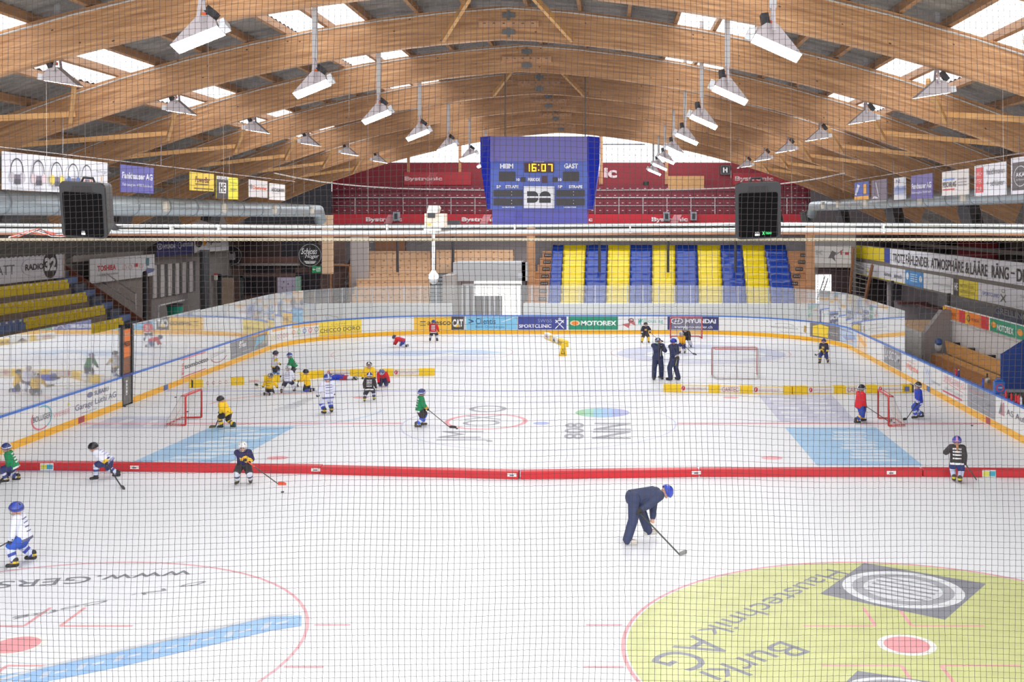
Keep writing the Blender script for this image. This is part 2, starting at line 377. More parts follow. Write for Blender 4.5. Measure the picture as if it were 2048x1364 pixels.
A = ad(503,536,(150,148,146)); A.rect(0,.9,.9,1,(232,170,90)); A.poly([(.1,0),(.25,.55),(.3,.8),(.75,.8),(.8,.45),(.3,.3)],(140,190,210)); A.poly([(.6,.3),(.95,.9),(.9,.2)],(190,184,170)); A.poly([(.9,1),(1,1),(1,.8),(.9,.75)],(250,200,40)); A.fin()
A = ad(538,637,(244,240,234)); A.rect(.1,.82,.42,1,(244,186,112)); A.rect(.55,.82,1,1,(244,186,112))
for k, c_ in enumerate(((210,190,120),(220,200,110),(160,180,110),(150,150,190),(214,110,110),(190,120,130),(210,150,150))): A.ring(.06+.065*k,.42,.022,.16,.25,c_)
for k, c_ in enumerate(((244,160,110),(150,200,130),(90,140,200),(236,130,140),(150,150,150))): A.ring(.58+.095*k,.52,.03,.17,.3,c_)
A.rect(.55,.18,.98,.22,(190,190,190)); A.fin()
A = ad(638,723,(250,220,84)); A.text('CHICCO DORO',.03,.22,.97,.5,(96,86,40),.01); A.text('CAFFE',.3,.72,.66,.8,(170,150,60)); A.rect(0,0,1,.08,(236,196,60)); A.fin()
A = ad(828,903,(250,200,72)); A.rect(.16,.33,.31,.66,(60,54,40)); A.line(.19,.38,.23,.6,.05,(240,200,72),.3); A.line(.24,.38,.28,.6,.05,(240,200,72),.3); A.text('avesco',.36,.36,.98,.64,(90,78,40),.01); A.fin()
A = ad(903,928,(74,68,70)); A.text('CAT',.08,.22,.92,.8,(245,245,240),.05); A.poly([(.3,.2),(.7,.2),(.5,.45)],(250,200,60)); A.fin()
A = ad(932,1034,(134,202,236)); A.text('Clientis',.19,.42,.58,.88,(40,84,124),.01); A.text('Bank Oberaargau',.19,.08,.75,.32,(60,120,170)); [A.line(.05,.8-.28*k,.14,.62-.1*k*0,.06,(40,84,124),2) for k in (0,1)]; A.line(.1,.75,.15,.6,.05,(40,84,124),2); A.poly([(.68,.6),(.92,.95),(.96,.9),(.74,.6)],(210,236,248)); A.fin()
A = ad(1036,1133,(58,72,152)); A.text('SPORTCLINIC',.02,.14,.69,.42,(240,240,248),.03); A.text('SWISS',.41,.55,.7,.82,(150,160,210)); A.disc(.86,.82,.03,.09,(200,206,230)); A.ring(.86,.42,.1,.34,.25,(240,240,248),20,160); A.line(.77,.08,.95,.75,.06,(240,240,248),3); A.line(.95,.08,.77,.75,.06,(240,240,248),3); A.fin()
A = ad(1137,1236,(28,150,116)); A.text('MOTOREX',.25,.3,.97,.68,(245,248,245),.04); A.ring(.13,.5,.1,.2,.35,(245,210,170)); A.disc(.13,.5,.07,.14,(244,140,50)); A.fin()
A = ad(1238,1334,None); A.poly([(.06,.42),(.2,.5),(.22,.8),(.32,.62),(.34,.3),(.24,.5),(.2,.12)],(200,110,110)); A.ring(.25,.72,.06,.16,.4,(110,80,84)); A.text('w',.4,.4,.49,.82,(30,160,150),.02,.3); A.text('illious ag',.5,.44,.92,.82,(120,190,184)); A.rect(.94,.8,.97,.86,(230,110,110)); A.fin()
A = ad(1335,1437,(54,62,116)); A.ring(.185,.66,.125,.24,.18,(246,246,250)); A.line(.14,.48,.17,.84,.035,(246,246,250),2.9); A.line(.2,.48,.23,.84,.035,(246,246,250),2.9); A.line(.14,.62,.23,.7,.05,(246,246,250),2.9); A.text('HYUNDAI',.35,.5,.95,.84,(246,246,250),.04); A.text('www.auto-studer.ch',.13,.12,.88,.34,(240,240,248),.01); A.fin()
A = ad(1540,1602,None); A.text('www.porsche-sense.ch',.02,.36,.9,.5,(90,90,94)); A.ring(.45,.6,.35,.16,.1,(120,120,124),20,150); A.text('Tel. 061 981',.3,.12,.75,.2,(180,180,184)); A.fin()
A = ad(1605,1616,None); A.poly([(.2,.3),(.6,.2),(.8,.7),(.3,.75)],(196,160,90)); A.fin()
A = ad(1620,1680,(130,126,128)); A.poly([(.08,.12),(.55,.08),(.57,.86),(.3,.96),(.08,.78)],(250,214,60)); A.text('calag',.12,.32,.54,.62,(70,70,50),.0); A.text('Innovative',.6,.45,.92,.56,(230,230,230)); A.text('Callgram',.6,.3,.92,.4,(230,230,230)); A.fin()
A = ad(1680,1714,(196,214,236)); A.poly([(.1,.4),(.8,.75),(.95,.55),(.3,.2)],(156,172,210)); A.rect(.05,.8,.7,.88,(150,160,190)); A.poly([(.2,.1),(.7,.2),(.6,.4)],(240,214,190)); A.fin()
A = ad(1714,1734,(250,224,190)); A.poly([(.3,.9),(1,.5),(.8,.3),(.2,.6)],(250,190,110)); A.fin()
A = ad(1768,1803,(150,150,154)); A.text('LASCOM',.05,.35,.95,.85,(216,216,220),.02,.2); A.fin()
A = ad(1812,1838,None); A.text('Wirthe',.0,.3,.95,.62,(240,150,130),.03); A.text('maler',.1,.7,.8,.85,(250,200,190)); A.fin()
A = ad(1846,1882,None); A.rect(.05,.05,.5,.85,(226,230,240)); A.text('W',.15,.5,.4,.8,(170,180,220)); A.text('ttinkon',.5,.25,.95,.4,(160,174,200)); A.fin()
A = ad(1886,1932,None); A.text('SPENGLEREI AG',.05,.62,.95,.9,(240,170,175)); A.line(.0,.6,.9,.48,.02,(220,90,110),3); A.rect(0,.08,.85,.16,(220,90,120)); A.text('Haustechnik',.1,.25,.9,.38,(190,190,200)); A.fin()
A = ad(1935,1990,(160,162,168)); A.text('Stirnimann',.05,.74,.6,.84,(220,130,140)); A.line(.05,.6,.95,.75,.02,(214,216,220),3); A.line(.05,.3,.95,.2,.02,(214,216,220),3); A.text('G',.2,.35,.35,.6,(190,192,196)); A.text('822',.62,.35,.85,.6,(190,192,196)); A.fin()
A = ad(1994,2075,None); A.poly([(.05,.35),(.16,.9),(.2,.9),(.2,.35)],(200,150,155)); A.poly([(.05,.35),(.12,.9),(.14,.5)],(130,130,136)); A.text('AS Aufzüge',.26,.4,1,.72,(120,120,128),.0); A.fin()
for px_, c_ in ((162,(176,60,70)),(331,(70,110,180)),(1857,(70,120,190)),(1977,(190,60,66))):
    s_ = s_of(px_); mb = MB(); strip(mb, s_-.22, s_+.22, [(-0.016,0.01),(-0.016,0.215),(0,0.215),(0,0.01)], M(c_,0.4)); mb.build('line_marker', boards)
# gate in the left boards
g = thing('rink_gate', (CX-HW, 41.8, 0), 'narrow dark gate in the left boards with an orange lettered panel', 'gate')
y0_, y1_ = path(GATE0)[0].y, path(GATE1)[0].y; gx = CX-HW
mb = MB(); mb.box(gx-.1, gx, y0_, y1_, .05, 1.08, M((120,118,114), .4, .4, noise=.2)); mb.build('door_leaf', g)
mb = MB(); mb.box(gx-.06, gx-.02, y0_+.05, y1_-.05, 1.15, 2.35, M((150,100,70), .5)); mb.box(gx-.058, gx-.012, y0_+.05, y1_-.05, 1.75, 2.75, M((244,128,44), .4))
sg = Sign(mb, plane_F((gx-.01, y0_+.05, 1.2), (0, y1_-y0_-.1, 0), (0,0,1.5), (1,0,0))); sg.text('PRESS',.05,.62,.95,.74,(60,40,30),.03); sg.text('ORANGE',.05,.86,.95,.95,(250,190,150),.03); mb.build('orange_panel', g)
for yy in (y0_-.04, y1_+.04):
    mb = MB(); mb.box(gx-.12, gx+.02, yy-.04, yy+.04, 0, 2.95, M((60,62,66), .4, .5)); mb.build('post', g)
mb = MB(); mb.box(gx-.14, gx+.03, y0_-.1, y1_+.1, 1.04, 1.14, M((40,70,150), .4)); mb.build('top_cap', g)
mb = MB(); sg = Sign(mb, plane_F((gx+.003, y0_, .1), (0, y1_-y0_, 0), (0,0,.9), (1,0,0))); sg.rect(.3,.3,.5,.9,(236,236,236)); [sg.rect(.35,.35+.14*k,.45,.4+.14*k,(90,90,90)) for k in range(4)]; mb.build('notice', g)
# protective glass above the boards
PANE = glass_mat('acrylic', ior=1.32, haze=0.16); PANE2 = glass_mat('acrylic_side', ior=1.7, haze=0.24)
POSTM = M((206,210,214), .35, .6)
gl = thing('protective_glass', (CX, Y1, 1.1), 'clear protective glass panes with metal posts standing on the boards', 'glass')
s = s_of(-40); edges = []
GEND = STOT-(48.6-Y0)
while s < GEND:
    st_ = 1.75 if s < SEG-2 or s > SEG+2*ARC+MID+3 else 0.93
    edges.append(s); s += st_
for i in range(len(edges)-1):
    a_, b_ = edges[i], edges[i+1]; mid = (a_+b_)/2
    if a_ < GATE1 and b_ > GATE0:
        a_, b_ = (a_, GATE0-.08) if a_ < GATE0-.5 else (GATE1+.08, b_)
        if b_-a_ < .15: continue
    top = 3.35 if path(mid)[0].x < CX-HW+.1 and path(mid)[0].y < 38.4 else 2.85
    mb = MB(); strip(mb, a_+.02, b_-.02, [(.045,1.1),(.045,top),(.057,top),(.057,1.1)], PANE2 if mid < SEG+4 else PANE, step=2); mb.build('pane', gl)
    mb = MB(); p, n = path(a_); mb.obox((p.x-n.x*.07, p.y-n.y*.07, (1.1+top)/2), Vector((n.x,n.y,0))*.025, Vector((-n.y,n.x,0))*.02, Vector((0,0,(top-1.1)/2)), POSTM); mb.build('post', gl)
mb = MB(); p0, _ = path(GATE1+.1); strip(mb, GATE1+.1, s_of(402), [(.02,2.85),(.02,2.9),(.08,2.9),(.08,2.85)], POSTM); mb.build('top_rail', gl)
# ------------------------------------------------------------------ timber roof
APX, APZ = -2.5, 11.25                      # apex of the arch soffit
def soff(dx): dx = abs(dx); return APZ-(0.06*dx+0.0128*dx*dx)
ARCHY = [16.3+6.3*k for k in range(8)]       # 16.3 .. 60.4
ARCHY = [28.9-12.6, 28.9-6.3]+[28.9+6.3*k for k in range(6)]
def glulam():
    m = bpy.data.materials.new('glulam_timber'); m.use_nodes = True; n = m.node_tree.nodes; l = m.node_tree.links; b = n['Principled BSDF']
    b.inputs['Roughness'].default_value = .55
    t = n.new('ShaderNodeTexCoord'); mp = n.new('ShaderNodeMapping'); mp.inputs['Scale'].default_value = (.35, 1, 7); nz = n.new('ShaderNodeTexNoise'); nz.inputs['Scale'].default_value = 2.2; nz.inputs['Detail'].default_value = 6
    l.new(t.outputs['UV'], mp.inputs[0]); l.new(mp.outputs[0], nz.inputs['Vector'])
    r = n.new('ShaderNodeValToRGB'); r.color_ramp.elements[0].position = .3; r.color_ramp.elements[1].position = .72
    r.color_ramp.elements[0].color = (*lin((150,104,64)), 1); r.color_ramp.elements[1].color = (*lin((212,164,116)), 1); l.new(nz.outputs['Fac'], r.inputs[0])
    # lamella lines and dark bolt holes
    mp2 = n.new('ShaderNodeMapping'); mp2.inputs['Scale'].default_value = (1.6, 1, 2.6); l.new(t.outputs['UV'], mp2.inputs[0])
    vo = n.new('ShaderNodeTexVoronoi'); vo.inputs['Scale'].default_value = 1.6; l.new(mp2.outputs[0], vo.inputs['Vector'])
    lt = n.new('ShaderNodeMath'); lt.operation = 'LESS_THAN'; lt.inputs[1].default_value = .075; l.new(vo.outputs['Distance'], lt.inputs[0])
    mx = n.new('ShaderNodeMix'); mx.data_type = 'RGBA'; l.new(lt.outputs[0], mx.inputs[0]); l.new(r.outputs[0], mx.inputs[6]); mx.inputs[7].default_value = (*lin((84,54,34)), 1)
    l.new(mx.outputs[2], b.inputs['Base Color']); return m
GLU = glulam()
BH = 0.82
STEEL = M((120,124,126), .4, .7)
def arch(Y, k):
    me_v = []; me_f = []; uv = []
    XS = np.linspace(-17.4, 17.0, 47)
    N = len(XS); th = .11
    for i, dx in enumerate(XS):
        z = soff(dx)
        sl = (0.06+0.0256*abs(dx))*(1 if dx > 0 else -1); q = 1/math.sqrt(1+sl*sl)
        for (oz, oy) in ((0, -th), (BH, -th), (BH, th), (0, th)):
            me_v.append((APX+dx+sl*q*oz*.9, Y+oy, z+oz*q))
    for i in range(N-1):
        for j in range(4): me_f.append((i*4+j, (i+1)*4+j, (i+1)*4+(j+1) % 4, i*4+(j+1) % 4))
    me_f.append((0,1,2,3)); me_f.append(tuple(4*(N-1)+j for j in (3,2,1,0)))
    me = bpy.data.meshes.new('arch_beam'); me.from_pydata(me_v, [], me_f); me.materials.append(GLU)
    lay = me.uv_layers.new(name='uv')
    for p in me.polygons:
        for li in p.loop_indices:
            v = me.vertices[me.loops[li].vertex_index].co; lay.data[li].uv = (v.x, (v.z-soff(v.x-APX)))
    for p in me.polygons:
        for li in p.loop_indices: lay.data[li].uv = (lay.data[li].uv[0]+k*7.3, lay.data[li].uv[1])
    o = bpy.data.objects.new('roof_arch', me); C.objects.link(o); struct(o, 'curved glulam timber roof arch')
    mb = MB(); mb.box(APX-.75, APX+.75, Y-th-.07, Y-th-.004, APZ+.27, APZ+.43, M((196,150,112), .6, noise=.15, scale=3))
    for xx in np.linspace(-.6, .6, 6): mb.lathe([(.03,0),(.03,.02)], (APX+xx, Y-th-.075, APZ+.35), STEEL, 6)
    mb.build('splice_board', o)
    for z_ in (.16, .58):
        mb = MB(); mb.box(APX-.16, APX+.16, Y-th-.03, Y-th-.003, APZ+z_-.06, APZ+z_+.06, STEEL); mb.box(APX-.03, APX+.03, Y-th-.04, Y-th-.003, APZ+z_-.12, APZ+z_+.12, STEEL); mb.build('steel_plate', o)
for k, y in enumerate(ARCHY): arch(y, k)
# mapping uv.z for material: the third coordinate is unused, V drives the lamellas
for n_ in GLU.node_tree.nodes:
    if n_.type == 'MAPPING': s_ = n_.inputs['Scale'].default_value; n_.inputs['Scale'].default_value = (s_[0], s_[2], 1)
# purlins
PUR = M((160,120,84), .65, noise=.2, scale=2, stretch=(6,1,6))
PD = [-16.8, -15.6, -14.4, -13.2, -11.8, -10.55, -9.6, -8.65, -7.5, -6.4, -5.45, -4.45, -3.45, -2.2, -1.0, .4, 1.7, 2.9, 4.05, 5.0, 5.95, 7.0, 8.0, 8.95, 9.85, 10.75, 12, 13.2, 14.4, 15.6, 16.8]
RY0, RY1 = 9.6, 61.0
def rz(dx): return soff(dx)+BH+.02
for k, dx in enumerate(PD):
    sl = (0.06+0.0256*abs(dx))*(1 if dx > 0 else -1); nrm = Vector((sl, 0, 1)).normalized(); tn = Vector((1, 0, -sl)).normalized()
    c = Vector((APX+dx+sl*.8, (RY0+RY1)/2, rz(dx)+.08))
    mb = MB(); mb.obox(c, tn*.045, Vector((0,(RY1-RY0)/2,0)), nrm*.1, PUR); struct(mb.build('roof_purlin'))
# corrugated fibre-cement sheets, with translucent strips
DECK = M((124,120,114), .8, noise=.34, scale=1.4, stretch=(1,4,1)); SKY = translucent('translucent_sheet', (.97,.95,.95), .35)
def sheet(d0, d1, name, mat):
    nx = max(2, int((d1-d0)/.7)); dy = .0885/2*2; ny = int((RY1-RY0)/dy); vs = np.zeros(((nx+1)*(ny+1), 3)); i = 0
    for a in range(nx+1):
        dx = d0+(d1-d0)*a/nx; sl = (0.06+0.0256*abs(dx))*(1 if dx > 0 else -1); X = APX+dx+sl*.9; Z = rz(dx)+.2
        for b in range(ny+1): vs[i] = (X, RY0+dy*b, Z+.026*(1, 0, -1, 0)[b % 4]); i += 1
    fs = [(a*(ny+1)+b, (a+1)*(ny+1)+b, (a+1)*(ny+1)+b+1, a*(ny+1)+b+1) for a in range(nx) for b in range(ny)]
    me = bpy.data.meshes.new(name); me.from_pydata(vs.tolist(), [], fs); me.materials.append(mat)
    me.polygons.foreach_set('use_smooth', [True]*len(me.polygons))
    o = bpy.data.objects.new(name, me); C.objects.link(o); return struct(o)
cuts = [-23, -10.5, -8.7, -5.4, -3.5, 4.1, 5.9, 9.0, 10.7, 20]
for i in range(len(cuts)-1):
    if i % 2: sheet(cuts[i], cuts[i+1], 'window_%d' % (i//2+1), SKY)
    else: sheet(cuts[i], cuts[i+1], 'roof', DECK)
# timber braces between the arches and purlins
BR = M((206,158,100), .6, noise=.15, scale=3)
for k, y in enumerate(ARCHY[:-1]):
    for dx, s1 in ((-10.8, 1), (10.8, 1), (-1.6, -1), (1.6, -1)):
        if abs(dx) < 2 and k not in (1, 3): continue
        mb = MB(); mb.bar((APX+dx, y+5.9, soff(dx)+.05), (APX+dx-.9*np.sign(dx), y+4.2, rz(dx)), .09, .14, BR); struct(mb.build('roof_brace'))
        if abs(dx) > 2:
            mb = MB(); mb.bar((APX+dx, y+6.1, soff(dx)+.25), (APX+dx*1.27, y+.3, soff(dx*1.27)+.5), .09, .14, BR); struct(mb.build('roof_brace'))
# electrical conduit clipped along the arches
for y in ARCHY[1:7]:
    mb = MB(); pts = [(APX+dx, y-.14, soff(dx)+BH*.93) for dx in np.arange(-16, 17, 1.6)]; mb.tube(pts, .018, M((190,188,184), .5), 5); struct(mb.build('trim_1'))
# ------------------------------------------------------------------ floodlights hung from the arches
LITE = emit((255,255,255), LAMP)
ALU = M((176,168,170), .4, .3); DARK = M((42,42,46), .5); ORG = M((228,96,40), .5)
def flood(rodlen, label_proto, rx, ry):
    t = thing('hanging_floodlight', (0,0,0), label_proto, 'floodlight')
    R = Matrix.Rotation(ry, 3, 'Y') @ Matrix.Rotation(rx, 3, 'X')
    W, D = .36, .14
    T = lambda p: tuple(R @ Vector(p))
    sx = 1 if ry < 0 else -1                               # the high end carries the driver box
    mb = MB(); q = [T((-W,-D,0)), T((W,-D,0)), T((W,D,0)), T((-W,D,0))]; top = [T((sx*.28,-D*.9,.24)), T((sx*.12,-D*.9,.30)), T((sx*.12,D*.9,.30)), T((sx*.28,D*.9,.24))]
    a, b, c, d = q; e = T((sx*W,-D,.1)); e2 = T((sx*W,D,.1))
    if sx > 0:
        mb.add([a,b,e,top[0],top[1], d,c,e2,top[3],top[2]], [(0,1,2,3,4),(9,8,7,6,5),(0,4,9,5),(4,3,8,9),(3,2,7,8),(2,1,6,7)], ALU)
    else:
        mb.add([b,a,e,top[0],top[1], c,d,e2,top[3],top[2]], [(4,3,2,1,0),(5,6,7,8,9),(5,9,4,0),(9,8,3,4),(8,7,2,3),(7,6,1,2)], ALU)
    mb.build('housing', t)
    z = -.004; mb = MB(); mb.add([T((-W+.02,-D+.02,z)), T((W-.02,-D+.02,z)), T((W-.02,D-.02,z)), T((-W+.02,D-.02,z))], [(3,2,1,0)], LITE)
    mb.build('lamp_face', t)
    mb = MB(); mb.obox(T((sx*(W+.06),0,.06)), R @ Vector((.05,0,0)), R @ Vector((0,.1,0)), R @ Vector((0,0,.06)), M((214,216,218), .4)); mb.build('end_cap', t)
    mb = MB(); p = Vector(T((sx*.3,0,.34))); mb.obox(p, R @ Vector((.045,0,.03)), R @ Vector((0,.05,0)), R @ Vector((-.05,0,.09)), DARK); mb.build('driver_box', t)
    mb = MB(); mb.obox(Vector(T((sx*.19,0,.36))), Vector((.03,0,0)), Vector((0,.03,0)), Vector((0,0,.03)), ORG); mb.build('cable_clip', t)
    mb = MB(); ax = T((sx*.14,0,.2)); topz = .62
    for s2 in (-1, 1): mb.bar((ax[0], s2*.18, ax[2]), (ax[0]*.9, s2*.04, topz), .05, .015, ALU)
    mb.build('bracket', t)
    mb = MB(); mb.box(ax[0]-.05, ax[0]+.05, -.03, .03, topz-.05, rodlen, M((176,174,174), .4, .3)); mb.build('mounting_rod', t)
    return t
rows = [ # (name of the row, X, Z, rod length, rx, ry, first index)
 ('inner row left of the scoreboard', -5.85, 9.30, 2.5, 21, -22, 0), ('outer row on the left side', -10.75, 9.42, 1.6, -3, 9, 0),
 ('inner row right of the scoreboard', 2.38, 9.18, 2.6, 20, 24, 0), ('outer row on the right side', 6.35, 9.18, 1.9, -3, -9, 0)]
ordn = ['nearest', 'second', 'third', 'fourth', 'fifth', 'sixth', 'seventh', 'eighth']
LY = [y+.13 for y in ARCHY]
for rn, X, Z, rl, rx, ry, _ in rows:
    proto = flood(rl, '', math.radians(-rx), math.radians(ry)); j = 0
    ys = LY if 'inner' in rn else LY[1:7]
    for i, y in enumerate(ys):
        if i == 0: o = proto
        else:
            o = proto.copy(); C.objects.link(o)
            for ch in proto.children:
                c = ch.copy(); C.objects.link(c); c.parent = o
        o.location = (X, y, Z); o['label'] = 'lit floodlight on a rod, %s in the %s' % (ordn[i], rn); o['group'] = 'floodlights, '+rn
# ------------------------------------------------------------------ safety net right in front of the stand
def safety_net():
    Yn = 8.32; cw = 0.0427; X0, X1 = -8.0, 6.0; Z0, Z1 = 3.2, 8.75
    nx = int((X1-X0)/cw); nz = int((Z1-Z0)/cw); rng = np.random.RandomState(3)
    gx = np.arange(nx+1)*cw+X0; gz = np.arange(nz+1)*cw+Z0; GX, GZ = np.meshgrid(gx, gz, indexing='ij')
    PX = GX+.010*np.sin(GZ*1.7+GX*.6)+.006*np.sin(GX*3.1+GZ*4)+rng.normal(0, .0007, GX.shape)+.0006*((np.arange(nz+1) % 2)[None, :]-.5)
    PZ = GZ+.026*np.sin(GX*.9+GZ*.35)+.008*np.sin(GX*2.7-GZ*1.2)+.002*np.sin(GX*6+GZ*3)+rng.normal(0, .0007, GX.shape)
    PY = Yn+.03*np.sin(GX*1.3+GZ)+.0*GX
    P = np.stack([PX, PY, PZ], -1); V = []; F = []
    def run(pts, r, ax):
        o = len(V); offs = [(-r, -r), (r, -r), (0, r)]
        for p in pts:
            for a, b in offs: V.append((p[0]+(a if ax else 0), p[1]+b, p[2]+(0 if ax else a)))
        for i in range(len(pts)-1):
            for k in range(3): F.append((o+3*i+k, o+3*i+(k+1) % 3, o+3*i+3+(k+1) % 3, o+3*i+3+k))
    for i in range(nx+1): run(P[i], .00145, True)
    for j in range(nz+1):                                  # the horizontal cords step at every knot
        q = P[:, j].copy(); pts = []
        for i in range(nx+1): pts.append(q[i]+np.array([-.0016,0,.0013])); pts.append(q[i]+np.array([.0016,0,-.0013]))
        run(pts, .00105, False)
    for i in range(nx+1):
        for j in range(nz+1):
            p = P[i, j]; r = .0026; o = len(V)
            V.extend([(p[0]-r,p[1]-.003,p[2]),(p[0],p[1]-.003,p[2]-r),(p[0]+r,p[1]-.003,p[2]),(p[0],p[1]-.003,p[2]+r)]); F.append((o,o+1,o+2,o+3))
    me = bpy.data.meshes.new('safety_net'); me.from_pydata(V, [], F); me.materials.append(M((46,34,32), .8))
    o = bpy.data.objects.new('safety_net', me); C.objects.link(o)
    tag(o, 'dark knotted safety netting hung above the near boards, in front of the whole rink', 'net')
safety_net()
def banner(name, label, cat, o, u, v, n, thick=.03, bgc=(240,240,240), group=None, kind=None, back=None):
    """flat sign: o lower-left corner as read, u along, v up, n facing"""
    mb = MB(); o = Vector(o); u = Vector(u); v = Vector(v); n = Vector(n).normalized()
    c = o+u/2+v/2-n*thick/2; mb.obox(c, u/2, v/2, n*thick/2, M(bgc, .45))
    s = Sign(mb, plane_F(o, u, v, n))
    s.fin = lambda: tag(mb.build(name), label, cat, group)
    return s
# ------------------------------------------------------------------ scoreboard cube over centre ice
sb = thing('scoreboard', (-2.3, 38, 9.4), 'large blue hanging scoreboard with dark number windows, clock reading 16:07', 'scoreboard')
YS = 37.4; k_ = YS/FPX
def sx_(px): return (px-VX)*k_
def sz_(py): return EYE-(py-VY)*k_
BLUE = M((54,84,182), .3, coat=.3); BL2 = M((80,72,160), .25, coat=.5); BL3 = M((10,40,170), .35)
mb = MB(); mb.box(sx_(981), sx_(1174.5), YS, YS+3.0, sz_(418), sz_(323), BLUE); F_ = plane_F((sx_(981), YS-.001, sz_(418)), (sx_(1174.5)-sx_(981),0,0), (0,0,sz_(323)-sz_(418)), (0,-1,0))
s = Sign(mb, F_)
def PX(x): return (x-210)/1320
def PY(y): return (1080-y)/(1080-430)
WH = (246,246,250); PN = (60,58,60)
def T(st, x0, y0, x1, y1, b=.03): s.text(st, PX(x0), PY(y1), PX(x1), PY(y0), WH, b)
def Rr(x0, y0, x1, y1, c): s.rect(PX(x0), PY(y1), PX(x1), PY(y0), c)
T('HEIM',342,460,520,525,.04); T('GAST',1216,458,1404,525,.04); T('PERIODE',722,655,886,700); T('10',565,660,608,698); T('10',1136,660,1180,698)
T('SP',292,757,352,796); T('STRAFE',414,755,592,796); T('SP',1130,755,1190,796); T('STRAFE',1280,755,1464,796); T('MOBATIME',370,1048,540,1062); T('MOBATIME',1212,1048,1380,1062); T('BARTHOLET',796,430,944,442)
for r_ in ((326,570,546,700),(1200,570,1418,700),(622,645,686,710),(1058,645,1122,712),(254,820,646,910),(254,938,646,1032),(1108,820,1494,910),(1108,938,1494,1032)): Rr(*r_, PN)
Rr(914,630,982,726,(80,52,62)); Rr(672,448,1076,582,(72,40,40))
for x_ in (502,1344):
    for y_ in (845,888,963,1006): s.disc(PX(x_), PY(y_), .004, .008, WH, 8)
Rr(668,770,1082,1068,(232,232,238)); DKL = (50,52,58)
s.poly([(PX(712),PY(906)),(PX(712),PY(838)),(PX(800),PY(838))]+[(PX(800+66*math.sin(math.radians(a))), PY(906-68*math.cos(math.radians(a)))) for a in range(10,91,10)], DKL)
s.poly([(PX(712),PY(930)),(PX(866),PY(930))]+[(PX(800+66*math.cos(math.radians(a))), PY(930+66*math.sin(math.radians(a)))) for a in range(10,91,10)]+[(PX(712),PY(996))], DKL)
s.poly([(PX(880),PY(906))]+[(PX(957-77*math.cos(math.radians(a))), PY(906-68*math.sin(math.radians(a)))) for a in range(0,181,12)], DKL); Rr(878,930,1034,996,DKL)
LED = emit((255,190,30), 1.6)
def seg(x0, y0, w_, h_, on):
    t = 15; P_ = {'a':(x0,y0,x0+w_,y0+t),'d':(x0,y0+h_-t,x0+w_,y0+h_),'g':(x0,y0+h_/2-t/2,x0+w_,y0+h_/2+t/2),'f':(x0,y0,x0+t,y0+h_/2),'b':(x0+w_-t,y0,x0+w_,y0+h_/2),'e':(x0,y0+h_/2,x0+t,y0+h_),'c':(x0+w_-t,y0+h_/2,x0+w_,y0+h_)}
    for q in on: a_ = P_[q]; s.rect(PX(a_[0]), PY(a_[3]), PX(a_[2]), PY(a_[1]), LED)
seg(690,464,62,104,'bc'); seg(776,464,62,104,'afedcg'); seg(906,464,62,104,'abcdef'); seg(998,464,62,104,'abc')
for y_ in (480,550): s.disc(PX(872), PY(y_), .007, .014, LED, 8)
mb.build('display_panel', sb)
mb = MB(); mb.box(sx_(981), sx_(1174.5), YS-.1, YS+3.1, sz_(323), sz_(273), BL2); mb.build('upper_box', sb)
mb = MB(); mb.box(sx_(984), sx_(1174), YS+.1, YS+2.9, sz_(448), sz_(418), M((64,64,170), .3, coat=.4)); mb.build('lower_skirt', sb)
for sg_, xa, xb, xc in ((-1,981,957,971), (1,1174.5,1199,1185)):
    mb = MB(); A_ = [(sx_(xa), YS), (sx_(xb), YS+.55)]
    pts = [(sx_(xa), YS, sz_(418)), (sx_(xa), YS, sz_(272)), (sx_(xb), YS+.5, sz_(272)), (sx_(xb), YS+.5, sz_(325)), (sx_(xc), YS+.5, sz_(418))]
    B_ = [(p[0], YS+2.8, p[2]) for p in pts]; vs = pts+B_
    mb.add(vs, [(0,1,2,3,4),(9,8,7,6,5)]+[(i,(i+1)%5,5+(i+1)%5,5+i) for i in range(5)], BL3); mb.build('side_wing', sb)
for x_ in (-3.5, -.8):
    mb = MB(); mb.tube([(x_, YS+1.5, sz_(273)), (x_, YS+1.5, rz(x_-APX)+.02)], .02, STEEL, 5); mb.build('suspension_cable', sb)
# ------------------------------------------------------------------ far end: lower stand
CONC = M((176,172,170), .8, noise=.08, scale=1.2); DGREY = M((92,88,92), .8, noise=.15); TAN = M((222,186,150), .6, noise=.06, scale=2); WOODW = M((196,146,104), .6, noise=.15, scale=1.5, stretch=(1,1,8)); MAROON = M((92,24,38), .5, noise=.12)
def wall(name, x0, x1, y0, y1, z0, z1, mat): mb = MB(); mb.box(x0, x1, y0, y1, z0, z1, mat); return struct(mb.build(name))
wall('wall_end', xat(690,71), xat(905,71), 70.4, 70.8, 0, 1.56, M((248,248,248), .6, noise=.02))
wall('wall_end', xat(1048,71), xat(1640,71), 70.4, 70.8, 0, 1.56, M((248,248,248), .6, noise=.02))
wall('wall_end', xat(560,72), xat(700,72), 72, 72.3, 0, 1.45, M((248,248,248), .6, noise=.02))
wall('wall_end', xat(1636,72), xat(1780,66), 70.2, 70.5, 0, 1.7, M((214,214,214), .6, noise=.03))
